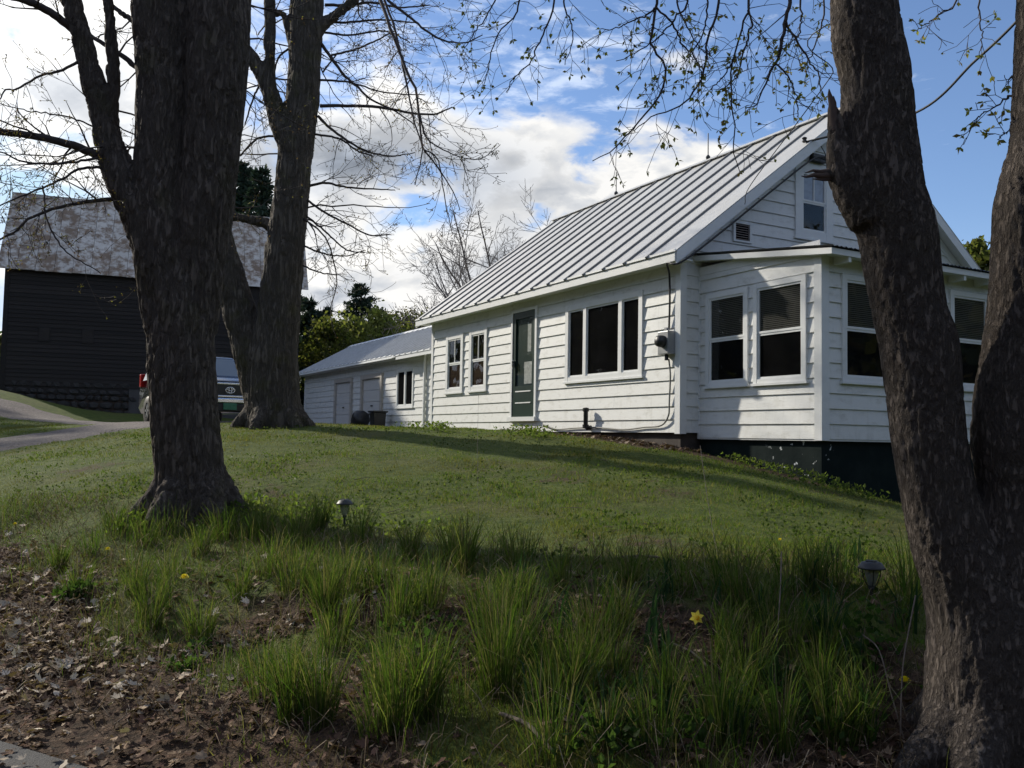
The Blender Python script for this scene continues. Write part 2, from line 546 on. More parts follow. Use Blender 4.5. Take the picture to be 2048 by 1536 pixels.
def arr_mesh(name, V, F, mat_, parent=None, col=None, smooth_=False, origin=None):
    """V (n,3) array, F (m,3) or (m,4) array: one mesh object"""
    V = np.asarray(V, np.float32)
    if origin is not None: V = V - np.asarray(origin, np.float32)
    F = np.asarray(F, np.int32)
    me = bpy.data.meshes.new(name)
    k = F.shape[1]
    me.vertices.add(len(V)); me.vertices.foreach_set('co', np.ascontiguousarray(V).ravel())
    me.loops.add(F.size); me.loops.foreach_set('vertex_index', np.ascontiguousarray(F).ravel())
    me.polygons.add(len(F))
    me.polygons.foreach_set('loop_start', np.arange(0, F.size, k, dtype=np.int32))
    me.polygons.foreach_set('loop_total', np.full(len(F), k, np.int32))
    if smooth_: me.polygons.foreach_set('use_smooth', np.ones(len(F), bool))
    me.update(calc_edges=True)
    if col is not None:
        at_ = me.color_attributes.new('col', 'FLOAT_COLOR', 'POINT')
        cc = np.ones((len(V), 4), np.float32); cc[:, :3] = col
        at_.data.foreach_set('color', cc.ravel())
    me.materials.append(MATS[mat_])
    o = bpy.data.objects.new(name, me)
    if origin is not None and parent is None:
        o.location = tuple(float(v) for v in origin)
    return link(o, parent)


class MB:
    """collects boxes, prisms, lathes and tubes for one mesh"""
    def __init__(self):
        self.v, self.f = [], []

    def raw(self, vs, fs):
        b = len(self.v)
        self.v += [tuple(map(float, p)) for p in vs]
        self.f += [tuple(i + b for i in q) for q in fs]
        return self

    def box(self, x0, x1, y0, y1, z0, z1, fn=None):
        vs = [(x, y, z) for z in (z0, z1) for y in (y0, y1) for x in (x0, x1)]
        if fn: vs = [fn(*p) for p in vs]
        return self.raw(vs, [(0, 2, 3, 1), (4, 5, 7, 6), (0, 1, 5, 4), (2, 6, 7, 3), (0, 4, 6, 2), (1, 3, 7, 5)])

    def prism(self, poly, h0, h1, fn):
        n = len(poly)
        vs = [fn(p[0], p[1], h0) for p in poly] + [fn(p[0], p[1], h1) for p in poly]
        fs = [tuple(range(n))[::-1], tuple(range(n, 2 * n))] + [(i, (i + 1) % n, n + (i + 1) % n, n + i) for i in range(n)]
        return self.raw(vs, fs)

    def lathe(self, prof, n=16, c=(0, 0, 0), sx=1.0, sy=1.0):
        b, vs, fs = 0, [], []
        for r, z in prof:
            for k in range(n):
                a = 2 * math.pi * k / n
                vs.append((c[0] + r * sx * math.cos(a), c[1] + r * sy * math.sin(a), c[2] + z))
        for i in range(len(prof) - 1):
            for k in range(n):
                fs.append((i * n + k, i * n + (k + 1) % n, (i + 1) * n + (k + 1) % n, (i + 1) * n + k))
        fs.append(tuple(range(n))[::-1]); fs.append(tuple(range((len(prof) - 1) * n, len(prof) * n)))
        return self.raw(vs, fs)

    def tube(self, pts, r, n=8):
        V, F = tube_arrays(np.asarray(pts, float), np.full(len(pts), r) if np.isscalar(r) else np.asarray(r), n)
        self.raw(V, [tuple(q) for q in F])
        m = len(pts) * n
        return self.raw([], []) if False else self

    def build(self, name, mat_, parent=None, smooth_=False, bevel=0.0, origin=None):
        me = bpy.data.meshes.new(name)
        vv = self.v if origin is None else [tuple(a - b for a, b in zip(p, origin)) for p in self.v]
        me.from_pydata(vv, [], self.f)
        bm = bmesh.new(); bm.from_mesh(me)
        bmesh.ops.recalc_face_normals(bm, faces=bm.faces[:])
        if bevel:
            bmesh.ops.bevel(bm, geom=bm.edges[:], offset=bevel, segments=2, affect='EDGES', profile=0.6, clamp_overlap=True)
        bm.to_mesh(me); bm.free()
        if smooth_: me.polygons.foreach_set('use_smooth', np.ones(len(me.polygons), bool))
        me.materials.append(MATS[mat_])
        o = bpy.data.objects.new(name, me)
        if origin is not None and parent is None: o.location = tuple(float(v) for v in origin)
        return link(o, parent)


def tube_arrays(P, r, n, caps=True):
    P = np.asarray(P, float); m = len(P)
    T = np.gradient(P, axis=0)
    T /= np.linalg.norm(T, axis=1, keepdims=True) + 1e-9
    ref = np.array([0.0, 0, 1]) if abs(T[0, 2]) < 0.9 else np.array([1.0, 0, 0])
    N = np.empty_like(P)
    nrm = np.cross(T[0], ref); nrm /= np.linalg.norm(nrm)
    for i in range(m):
        nrm = nrm - T[i] * np.dot(nrm, T[i]); nrm /= np.linalg.norm(nrm) + 1e-9
        N[i] = nrm
    B = np.cross(T, N)
    a = np.arange(n) * 2 * math.pi / n
    ca, sa = np.cos(a), np.sin(a)
    V = P[:, None, :] + (N[:, None, :] * ca[None, :, None] + B[:, None, :] * sa[None, :, None]) * np.asarray(r)[:, None, None]
    V = V.reshape(-1, 3)
    i = np.arange(m - 1)[:, None] * n; k = np.arange(n)[None, :]; k2 = (k + 1) % n
    F = np.stack([i + k, i + k2, i + n + k2, i + n + k], -1).reshape(-1, 4)
    return V, F


class Tubes:
    def __init__(self):
        self.V, self.F, self.n = [], [], 0

    def add(self, P, r, n=4):
        V, F = tube_arrays(P, r, n)
        self.V.append(V); self.F.append(F + self.n); self.n += len(V)

    def build(self, name, mat_, parent, origin):
        return arr_mesh(name, np.concatenate(self.V), np.concatenate(self.F), mat_, parent, smooth_=True, origin=origin)


def spline(P, n):
    """Catmull-Rom through rows of P (any width), n samples"""
    P = np.asarray(P, float)
    Q = np.vstack([2 * P[0] - P[1], P, 2 * P[-1] - P[-2]])
    m = len(P) - 1
    t = np.linspace(0, m - 1e-6, n)
    i = t.astype(int); u = (t - i)[:, None]
    p0, p1, p2, p3 = Q[i], Q[i + 1], Q[i + 2], Q[i + 3]
    return 0.5 * (2 * p1 + (p2 - p0) * u + (2 * p0 - 5 * p1 + 4 * p2 - p3) * u ** 2 + (3 * p1 - p0 - 3 * p2 + p3) * u ** 3)


# ------------------------------------------------------------------ terrain
RD0, RDT, RDN = np.array([-2.02, 4.26]), np.array([-0.86, 0.51]), np.array([0.51, 0.86])


def road_s(X, Y): return (X - RD0[0]) * RDN[0] + (Y - RD0[1]) * RDN[1]
def road_t(X, Y): return (X - RD0[0]) * RDT[0] + (Y - RD0[1]) * RDT[1]


def hl(a, b): return H0 + VX * a + UX * b         # house-local to world


CP = []
def cp(px, py, Y): CP.append(tuple(at(px, py, Y)))
for a_ in [(0, 1110, 8.5), (0, 1300, 5.9), (300, 1200, 6.65), (700, 1536, 4.04), (1400, 1536, 3.54), (1400, 1300, 4.5),
           (1000, 1200, 5.52), (1000, 1080, 7.45), (1400, 1080, 7.2), (1700, 1080, 7.9), (1743, 1200, 5.2), (1800, 1015, 12.6),
           (1646, 965, 11.85), (1400, 903, 13.9), (1250, 881, 15.0), (1100, 867, 17.0), (870, 863, 22.0), (1000, 900, 13.0),
           (1000, 960, 10.5), (600, 900, 13.0), (600, 960, 10.2), (200, 960, 10.5), (100, 1050, 8.6), (385, 1035, 9.0),
           (550, 852, 17.0), (690, 1050, 8.2), (475, 846, 21.0), (292, 856, 24.3), (0, 925, 13.5), (0, 880, 18.0),
           (0, 806, 30.0), (0, 782, 34.5), (200, 846, 26.0), (285, 834, 37.0), (1950, 1480, 4.0), (1850, 1250, 4.7),
           (700, 1250, 5.3), (450, 1350, 5.0), (1100, 1400, 4.1), (1500, 960, 10.6)]:
    cp(*a_)
for b_ in (12, 16, 21, 26, 33):
    p = hl(0.8, b_); CP.append((p[0], p[1], 1.74))
for b_ in (14, 22, 30):
    p = hl(-6, b_); CP.append((p[0], p[1], 1.80))
for a_, b_, z_ in ((5.0, -2.5, 0.75), (8.5, 0, 0.9), (9, 9, 1.4), (9, 20, 1.6), (8, -8, 0.35), (14, -4, 0.4)):
    p = hl(a_, b_); CP.append((p[0], p[1], z_))
for v_, z_ in ((-8, 3.4), (-0.5, 3.1), (5, 2.3), (9, 2.2), (14, 2.1)):
    p = UX * 39.5 + VX * v_; CP.append((p[0], p[1], z_))
    p = UX * 52 + VX * v_; CP.append((p[0], p[1], z_))
for t_ in (-14, -9, -5, -3, -1, 1, 3, 6, 10, 15, 22):
    for s_, z_ in ((0.0, 0.0), (-3.0, 0.0), (-7.0, 0.0)):
        p = RD0 + RDT * t_ + RDN * s_; CP.append((p[0], p[1], z_))
for q in range(20):
    a_ = q / 20 * 2 * math.pi
    CP.append((95 * math.sin(a_), 20 + 95 * math.cos(a_), 1.0 + 1.4 * math.cos(a_) - 0.5 * math.sin(a_)))
CP = np.array(CP)
_c = CP[:, :2]


def _phi(r2): return np.where(r2 > 1e-12, 0.5 * r2 * np.log(r2 + 1e-12), 0.0)
_n = len(_c)
_K = _phi(((_c[:, None] - _c[None]) ** 2).sum(-1)) + np.eye(_n) * 0.6
_Pm = np.hstack([np.ones((_n, 1)), _c])
_A = np.block([[_K, _Pm], [_Pm.T, np.zeros((3, 3))]])
_w = np.linalg.solve(_A, np.concatenate([CP[:, 2], np.zeros(3)]))


def ground(X, Y):
    X = np.atleast_1d(np.asarray(X, float)); Y = np.atleast_1d(np.asarray(Y, float))
    sh = X.shape; x, y = X.ravel(), Y.ravel()
    out = np.empty(len(x))
    for i in range(0, len(x), 20000):
        xx, yy = x[i:i + 20000], y[i:i + 20000]
        r2 = (xx[:, None] - _c[None, :, 0]) ** 2 + (yy[:, None] - _c[None, :, 1]) ** 2
        out[i:i + 20000] = _phi(r2) @ _w[:_n] + _w[_n] + _w[_n + 1] * xx + _w[_n + 2] * yy
    rad = np.hypot(x, y - 20)
    far = 1.2 + 1.2 * smooth(y, -60, 120)
    out = out + (far - out) * smooth(rad, 60, 95)
    s = road_s(x, y)
    out = np.where(rad < 95, out * smooth(s, -0.1, 0.9), out)
    t = road_t(x, y)
    prof_ = 0.03 * np.exp(-((s - 2.75) / 0.45) ** 2) - 0.17 * np.exp(-((s - 1.55) / 0.75) ** 2)
    out += prof_ * (1 - smooth(t, 0.3, 2.6)) * (rad < 60)
    lump = (fbm2(x, y, 1.1, 3) - 0.5) * 0.07 + (fbm2(x, y, 4.0, 2, 5.0) - 0.5) * 0.03
    out += lump * smooth(s, 0.1, 1.2) * (rad < 60)
    return out.reshape(sh)


def gz(x, y): return float(ground(x, y)[0])


def hit(px, py):
    """where the ray of a photo pixel meets the ground"""
    r = ray(px, py); t = np.linspace(2.5, 45, 2200)
    P = np.array([0, 0, EYE])[None] + r[None] * t[:, None]
    below = P[:, 2] < ground(P[:, 0], P[:, 1])
    i = int(np.argmax(below)) if below.any() else len(t) - 1
    p = P[i].copy(); p[2] = gz(p[0], p[1])
    return p


WORN = [tuple(hit(a_, b_)[:2]) + (c_,) for a_, b_, c_ in ((1120, 955, 0.75), (1330, 986, 0.55), (1290, 1078, 0.5), (560, 985, 0.45), (1620, 975, 0.6), (180, 935, 0.6))]


def litter_mask(X, Y):
    """1 where fallen leaves and bare earth cover the ground: the road verge, widest on the left, and under the bank"""
    s, t = road_s(X, Y), road_t(X, Y)
    edge = np.interp(t, [-6, -3, -1.5, 0.0, 1.5, 3.0, 5.0, 8.0], [0.40, 0.45, 0.50, 0.78, 1.2, 1.8, 2.2, 2.5])
    m = 1 - smooth(s + (fbm2(X, Y, 1.6, 3, 9.0) - 0.5) * 1.1, edge - 0.25, edge + 0.45)
    bankp = smooth(s, 0.1, 0.8) * (1 - smooth(s, 1.9, 2.9)) * smooth(-t, -2.5, 0.3)
    m = np.maximum(m, bankp * smooth(fbm2(X, Y, 1.3, 3, 2.0), 0.39, 0.55) * 0.95)
    # narrow bed along the house wall
    rx, ry = X - H0[0], Y - H0[1]
    a = rx * VX[0] + ry * VX[1]; b = rx * UX[0] + ry * UX[1]
    bed = (1 - smooth(np.abs(a + 0.15), 0.25, 0.65)) * smooth(b, -0.6, 0.0) * (1 - smooth(b, 3.8, 5.5))
    bed2 = (1 - smooth(np.abs(a - 0.1), 0.3, 0.6)) * smooth(b, -3.2, -2.6) * (1 - smooth(b, -0.4, 0.2))
    worn = 0
    for wx, wy, wr in WORN:
        worn = np.maximum(worn, (1 - smooth(np.hypot(X - wx, (Y - wy) * 0.8) + (fbm2(X, Y, 2.6, 3, 60.0) - 0.5) * 2.2 * wr, wr * 0.2, wr * 1.1)) * 0.50)
    return np.maximum(np.maximum(m, worn), np.maximum(bed, bed2) * 0.9)


xs = np.unique(np.concatenate([np.linspace(-260, -40, 23), np.arange(-40, -12, 0.8), np.arange(-12, 9, 0.13), np.arange(9, 40, 0.8), np.linspace(40, 260, 23)]))
ys = np.unique(np.concatenate([np.linspace(-200, -12, 16), np.arange(-12, 2, 0.8), np.arange(2, 15, 0.11), np.arange(15, 30, 0.25), np.arange(30, 60, 0.9), np.linspace(60, 420, 26)]))
GX, GY = np.meshgrid(xs, ys)
GZ = ground(GX, GY)
sgrid = road_s(GX, GY)
GZ = np.where((sgrid < 0.04) & (sgrid > -6.3) & (np.hypot(GX, GY - 20) < 110), GZ - 0.05, GZ)
nx, ny = len(xs), len(ys)
ii = (np.arange(ny - 1)[:, None] * nx + np.arange(nx - 1)[None, :])
QF = np.stack([ii, ii + 1, ii + nx + 1, ii + nx], -1).reshape(-1, 4)
lawn = arr_mesh('ground', np.stack([GX, GY, GZ], -1).reshape(-1, 3), QF, 'lawn_ground', smooth_=True)
tag(lawn, kind='structure')
la = lawn.data.attributes.new('litter', 'FLOAT', 'POINT')
la.data.foreach_set('value', litter_mask(GX, GY).ravel().astype(np.float32))

# road: a flat strip of worn asphalt
tt = np.linspace(-70, 70, 141); sso = np.array([-6.0, -5.0, -3.0, -1.0, -0.30, 0.06])
RV = []
for t_ in tt:
    for k_, s_ in enumerate(sso):
        wob = (0.10 * math.sin(t_ * 1.7) + 0.07 * math.sin(t_ * 4.3 + 1)) if k_ in (0, 5) else 0
        p = RD0 + RDT * t_ + RDN * (s_ + wob - 0.02)
        RV.append((p[0], p[1], max(gz(p[0], p[1]), 0.0) + 0.012))
k_ = len(sso)
RF = [(i * k_ + j, (i + 1) * k_ + j, (i + 1) * k_ + j + 1, i * k_ + j + 1) for i in range(len(tt) - 1) for j in range(k_ - 1)]
tag(arr_mesh('road', RV, RF, 'asphalt', smooth_=True), kind='structure')


def ribbon(name, mids, widths, mat_, lift=0.03):
    C_ = spline(np.column_stack([mids, widths]), 60)
    V, F, m_ = [], [], 9
    for i in range(60):
        d = C_[min(i + 1, 59), :2] - C_[max(i - 1, 0), :2]; d /= np.linalg.norm(d)
        nn = np.array([-d[1], d[0]])
        for j in range(m_):
            e = (j / (m_ - 1) - 0.5)
            w_ = C_[i, 2] * (1 + 0.12 * math.sin(i * 0.9) * (abs(e) > 0.4))
            q = C_[i, :2] + nn * e * w_
            V.append((q[0], q[1], gz(q[0], q[1]) + lift - 0.05 * (abs(e) > 0.49)))
    for i in range(59):
        for j in range(m_ - 1):
            F.append((i * m_ + j, (i + 1) * m_ + j, (i + 1) * m_ + j + 1, i * m_ + j + 1))
    return tag(arr_mesh(name, V, F, mat_, smooth_=True), kind='structure')


DRIVE = [(-14.5, 12.5), (-10.8, 15.0), (-8.7, 18.4), (-7.9, 22.0), (-8.3, 27.0), (-8.0, 32.0), (-7.0, 37.0)]
DRIVE_W = [3.6, 3.2, 3.2, 4.2, 5.0, 6.0, 7.0]
ribbon('driveway', DRIVE, DRIVE_W, 'gravel')
BRANCH = [(-24.0, 29.5), (-18.0, 29.6), (-13.5, 27.6), (-9.8, 25.2)]
ribbon('barn_path', BRANCH, [3.4, 3.2, 3.2, 3.6], 'gravel', 0.035)


def near_path(X, Y):
    d = np.full(np.shape(X), 99.0)
    for pts, ws in ((DRIVE, DRIVE_W), (BRANCH, [3.4, 3.2, 3.2, 3.6])):
        C_ = spline(np.column_stack([pts, ws]), 80)
        for q in C_:
            d = np.minimum(d, np.hypot(X - q[0], Y - q[1]) - q[2] / 2)
    return d


# ------------------------------------------------------------------ house building helpers
def wall_long(a0):   # x along the house, y outwards
    return lambda x, y, z: (a0 - y, x, z)
def wall_gable(b0):
    return lambda x, y, z: (x, b0 - y, z)


def siding(parent, fn, z0, ztop, expo, xl, xr, holes, name='siding_board', mat_='white_paint', lap=0.021, minw=0.02):
    """lap siding: every length of board is its own object, cut round the openings"""
    z = z0
    while z < ztop - 0.02:
        zb = min(z + expo, ztop)
        x0, x1 = xl(z), xr(z)
        cuts = sorted({x0, x1} | {min(max(h[k], x0), x1) for h in holes if h[3] > z and h[2] < zb for k in (0, 1)})
        runs = []
        for p, q in zip(cuts[:-1], cuts[1:]):
            if q - p < 1e-4: continue
            mid = (p + q) / 2
            spans = [(z, zb)]
            for h in holes:
                if h[0] < mid < h[1]:
                    ns = []
                    for s0, s1 in spans:
                        if h[2] > s0 + 0.012: ns.append((s0, min(h[2], s1)))
                        if h[3] < s1 - 0.012: ns.append((max(h[3], s0), s1))
                        if h[3] <= s0 or h[2] >= s1: ns = ns if ns else [(s0, s1)]
                    spans = ns
            for sp in spans:
                if runs and abs(runs[-1][1] - p) < 1e-4 and runs[-1][2] == sp: runs[-1][1] = q
                else: runs.append([p, q, sp])
        cutruns = []
        for p, q, sp in runs:
            p0 = p
            while q - p0 > 3.4:
                cpt = p0 + random.uniform(1.4, min(3.2, q - p0 - 0.8)); cutruns.append((p0, cpt - 0.002, sp)); p0 = cpt + 0.002
            cutruns.append((p0, q, sp))
        for p, q, (s0, s1) in cutruns:
            if q - p < minw: continue
            f0, f1 = (s0 - z) / expo, (s1 - z) / expo
            o0, o1 = lap * (1 - f0) + 0.003, lap * (1 - f1) + 0.003
            pl = p if abs(p - x0) > 1e-4 else None
            pt = xl(s1) if pl is None else p
            qt = xr(s1) if abs(q - x1) < 1e-4 else q
            pb = xl(s0) if pl is None else p
            qb = xr(s0) if abs(q - x1) < 1e-4 else q
            if qt - pt < 0.01: pt = qt = (pt + qt) / 2 - 0.005; qt += 0.01
            j = (random.random() - 0.5) * 0.003
            vs = [(pb, 0, s0 + j), (qb, 0, s0 + j), (qb, o0, s0 + j), (pb, o0, s0 + j), (pt, 0, s1), (qt, 0, s1), (qt, o1, s1), (pt, o1, s1)]
            MB().raw([fn(*v) for v in vs], [(0, 1, 2, 3), (4, 7, 6, 5), (0, 4, 5, 1), (1, 5, 6, 2), (2, 6, 7, 3), (3, 7, 4, 0)]).build(name, mat_, parent)
        z = zb


def fbox(name, mat_, parent, fn, *bx, bevel=0.0):
    return MB().box(*bx, fn=fn).build(name, mat_, parent, bevel=bevel)


def window(parent, fn, x0, x1, z0, z1, casing=0.09, sashes=2, cols_top=1, mull=None, name='window', back='interior_shade',
           blind=False, out=0.045, frame_mat='trim_paint', lower_mat=None, sill=True):
    """casing with sub-parts: sashes, panes, glazing bars, sill, blinds"""
    m = MB()
    m.box(x0, x0 + casing, 0.0, out, z0, z1, fn).box(x1 - casing, x1, 0.0, out, z0, z1, fn)
    m.box(x0 + casing, x1 - casing, 0.0, out - 0.003, z1 - casing, z1, fn).box(x0 + casing, x1 - casing, 0.0, out - 0.003, z0, z0 + casing * 0.8, fn)
    w = m.build(name, frame_mat, parent)
    ix0, ix1, iz0, iz1 = x0 + casing, x1 - casing, z0 + casing * 0.8, z1 - casing
    if sill:
        fbox('sill', frame_mat, w, fn, x0 - 0.03, x1 + 0.03, 0.0, out + 0.018, z0 - 0.035, z0 - 0.002)
    cells = []
    if mull:                                            # side by side lights
        e = [ix0] + list(mull) + [ix1]
        for p, q in zip(e[:-1], e[1:]): cells.append((p, q, iz0, iz1, 1))
        for q in mull: fbox('mullion', frame_mat, w, fn, q - 0.045, q + 0.045, 0.0, out - 0.006, iz0, iz1)
    elif sashes == 2:
        zm = (iz0 + iz1) / 2
        cells = [(ix0, ix1, iz0, zm, 1), (ix0, ix1, zm, iz1, cols_top)]
    for k, (p, q, r0, r1, nc) in enumerate(cells):
        s_, pad = 0.032, (0.045 if mull else 0.0)
        p2 = p + (pad if mull and abs(p - ix0) > 1e-6 else 0); q2 = q - (pad if mull and abs(q - ix1) > 1e-6 else 0)
        y1 = 0.022 if (k == 0 or mull) else 0.030
        sm = MB()
        sm.box(p2, p2 + s_, 0.002, y1, r0, r1, fn).box(q2 - s_, q2, 0.002, y1, r0, r1, fn)
        sm.box(p2 + s_, q2 - s_, 0.002, y1 - 0.002, r1 - s_, r1, fn).box(p2 + s_, q2 - s_, 0.002, y1 - 0.002, r0, r0 + s_, fn)
        sh = sm.build('sash', frame_mat, w)
        fbox('pane', 'window_glass', w, fn, p2 + s_, q2 - s_, 0.010, 0.013, r0 + s_, r1 - s_)
        fbox('interior', (lower_mat if (lower_mat and k == 0) else (back if k == 0 or back != 'curtain' else 'curtain')) if not (back == 'curtain' and k == 0) else 'interior_shade',
             w, fn, p2 + s_ * 0.5, q2 - s_ * 0.5, -0.001, 0.004, r0 + s_ * 0.5, r1 - s_ * 0.5)  # dark backing panel paints the shade of the room behind the glass
        for c_ in range(1, nc):
            xc = p2 + (q2 - p2) * c_ / nc
            fbox('glazing_bar', frame_mat, w, fn, xc - 0.011, xc + 0.011, 0.004, y1 - 0.004, r0 + s_, r1 - s_)
        if blind and k == 1:
            bm_ = MB(); z = r0 + s_ + 0.012
            while z < r1 - s_ - 0.005:
                bm_.raw([fn(p2 + s_, 0.0045, z), fn(q2 - s_, 0.0045, z), fn(q2 - s_, 0.0085, z + 0.017), fn(p2 + s_, 0.0085, z + 0.017)], [(0, 1, 2, 3)])
                z += 0.027
            tag(bm_.build('blind', 'blind', w), kind='stuff')
    return w


# ================================================================== FARMHOUSE
ROT = TH
house = empty('farmhouse', (H0[0], H0[1], 1.45), ROT)
tag(house, 'white clapboard farmhouse with standing seam metal roof and enclosed sun porch', 'house')
HZ = 1.45
def hw(f):            # wall functions work in absolute height; the house empty stands at HZ
    return lambda x, y, z: (lambda p: (p[0], p[1], p[2] - HZ))(f(x, y, z))
L_, G_, PS_, PF_ = hw(wall_long(0.0)), hw(wall_gable(0.0)), hw(wall_long(0.37)), hw(wall_gable(-2.43))
ID = hw(lambda x, y, z: (x, y, z))
LEN, WID = 9.4, 7.4
ZB, ZE = 1.72, 4.36                                   # foot of the siding, underside of the eaves
# core walls
MB().box(0.004, WID, 0.004, LEN, ZB, ZE + 0.02, ID).raw(
    [ID(0.004, b, ZE + 0.02) for b in (0.004, LEN)] + [ID(WID, b, ZE + 0.02) for b in (0.004, LEN)] + [ID(WID / 2, b, 7.30) for b in (0.004, LEN)],
    [(0, 4, 5, 1), (2, 3, 5, 4), (0, 2, 4), (1, 5, 3)]).build('wall', 'white_paint', house)
MB().box(0.05, WID - 0.05, 0.05, LEN - 0.05, 0.2, ZB, ID).build('foundation', 'sill_stone', house)
# long wall
H_DOOR = (4.30, 5.34, 1.98, 4.20)
H_PW = (0.92, 3.26, 2.64, 4.05)
H_W1 = (7.62, 8.54, 2.62, 3.98)
H_W2 = (6.44, 7.30, 2.62, 3.99)
siding(house, L_, ZB, ZE, 0.2035, lambda z: 0.10, lambda z: LEN - 0.10, [H_DOOR, H_PW, H_W1, H_W2])
fbox('corner_board', 'trim_paint', house, L_, -0.028, 0.098, -0.1, 0.030, ZB - 0.02, ZE)
fbox('corner_board', 'trim_paint', house, L_, LEN - 0.098, LEN + 0.02, -0.1, 0.030, ZB - 0.02, ZE)
# windows of the long wall
window(house, L_, *H_PW, casing=0.10, mull=[0.92 + 0.62, 0.92 + 1.70])
window(house, L_, *H_W1, casing=0.115, cols_top=2, lower_mat='warm_screen')
window(house, L_, *H_W2, casing=0.115, cols_top=2, lower_mat='warm_screen')
# door
x0, x1, z0, z1 = H_DOOR
m = MB().box(x0, x0 + 0.07, 0, 0.05, z0, z1, L_).box(x1 - 0.07, x1, 0, 0.05, z0, z1, L_).box(x0 + 0.07, x1 - 0.07, 0, 0.047, z1 - 0.06, z1, L_)
dcase = m.build('door_casing', 'trim_paint', house)
fbox('threshold', 'trim_paint', dcase, L_, x0 - 0.03, x1 + 0.03, 0, 0.09, z0 - 0.05, z0 + 0.035)
a, b, c0, c1 = x0 + 0.072, x1 - 0.072, z0 + 0.037, z1 - 0.062
m = MB().box(a, a + 0.11, 0.002, 0.034, c0, c1, L_).box(b - 0.11, b, 0.002, 0.034, c0, c1, L_)
m.box(a + 0.11, b - 0.11, 0.002, 0.033, c1 - 0.13, c1, L_).box(a + 0.11, b - 0.11, 0.002, 0.033, c0, c0 + 0.62, L_)
door = m.build('door', 'green_paint', house)
for q0, q1 in ((c0 + 0.62, c1 - 0.13),):
    fbox('pane', 'window_glass', door, L_, a + 0.11, b - 0.11, 0.014, 0.017, q0, q1)
    fbox('inner_door', 'green_paint', door, L_, a + 0.11, b - 0.11, 0.001, 0.004, q0, q1)
fbox('notice', 'paper', door, L_, a + 0.16, a + 0.46, 0.005, 0.008, c0 + 0.66, c0 + 1.10)
fbox('notice', 'paper', door, L_, a + 0.20, a + 0.34, 0.005, 0.008, c0 + 1.30, c0 + 1.85)
for zz in (c0 + 0.27, c0 + 0.50):
    fbox('panel_moulding', 'trim_paint', door, L_, a + 0.14, b - 0.14, 0.034, 0.044, zz, zz + 0.022)
fbox('handle', 'chrome', door, L_, b - 0.075, b - 0.045, 0.034, 0.085, c0 + 1.02, c0 + 1.15, bevel=0.008)
# roof: deck, panels, seams
AP = 7.50; EO = 0.30; SL = (AP - ZE - 0.10) / (WID / 2 + EO)
B0, B1 = -0.24, LEN + 0.36
def rz(a): return ZE + 0.10 + SL * (a + EO)
deck = MB()
for s_ in (0, 1):
    f = (lambda a: a) if s_ == 0 else (lambda a: WID - a)
    deck.raw([ID(f(-EO), B0, rz(-EO) - 0.10), ID(f(-EO), B1, rz(-EO) - 0.10), ID(WID / 2, B1, AP - 0.10), ID(WID / 2, B0, AP - 0.10),
              ID(f(-EO), B0, rz(-EO)), ID(f(-EO), B1, rz(-EO)), ID(WID / 2, B1, AP), ID(WID / 2, B0, AP)],
             [(0, 1, 2, 3), (4, 7, 6, 5), (0, 4, 5, 1), (1, 5, 6, 2), (2, 6, 7, 3), (3, 7, 4, 0)])
roof = deck.build('roof', 'trim_paint', house)
nrm = np.array([-SL, 0, 1]) / math.hypot(SL, 1)
pan_w = 0.60
edges = [B0 - 0.03] + [0.42 + pan_w * k for k in range(16)]
edges = [e for e in edges if e < B1 - 0.2] + [B1 + 0.03]
def slab(mb, a0, a1, b0, b1, h0, h1, flip=False, dz=0.0):
    f = (lambda a: WID - a) if flip else (lambda a: a)
    sg = -1 if flip else 1
    vs = []
    for h in (h0, h1):
        for a_, b_ in ((a0, b0), (a0, b1), (a1, b1), (a1, b0)):
            vs.append(ID(f(a_) + sg * nrm[0] * h, b_, rz(a_) + nrm[2] * h + dz))
    return mb.raw(vs, [(0, 3, 2, 1), (4, 5, 6, 7), (0, 1, 5, 4), (1, 2, 6, 5), (2, 3, 7, 6), (3, 0, 4, 7)])
for flip in (False, True):
    for p, q in zip(edges[:-1], edges[1:]):
        dzr = 0.003 * random.random()
        slab(MB(), -EO - 0.035, WID / 2, p + 0.004, q - 0.004, 0.003, 0.012 + dzr, flip).build('roof_panel', 'roof_metal', roof)
    for e in edges[1:-1]:
        slab(MB(), -EO - 0.04, WID / 2 - 0.02, e - 0.018, e + 0.018, 0.0, 0.045, flip).build('roof_seam', 'seam_metal', roof)
MB().raw([ID(WID / 2 - 0.13, B0 - 0.03, AP - 0.02), ID(WID / 2, B0 - 0.03, AP + 0.075), ID(WID / 2 + 0.13, B0 - 0.03, AP - 0.02),
          ID(WID / 2 - 0.13, B1 + 0.03, AP - 0.02), ID(WID / 2, B1 + 0.03, AP + 0.075), ID(WID / 2 + 0.13, B1 + 0.03, AP - 0.02)],
         [(0, 1, 4, 3), (1, 2, 5, 4), (0, 3, 5, 2), (0, 2, 1), (3, 4, 5)]).build('ridge_cap', 'roof_metal', roof)
for b_ in (3.62, 6.95):                                   # lightning rods
    MB().tube([ID(WID / 2, b_, AP + 0.05), ID(WID / 2, b_, AP + 0.62)], 0.012, 6).lathe([(0.04, 0), (0.05, 0.05), (0.02, 0.09)], 8, ID(WID / 2, b_, AP + 0.06)).build('lightning_rod', 'dark_metal', roof)
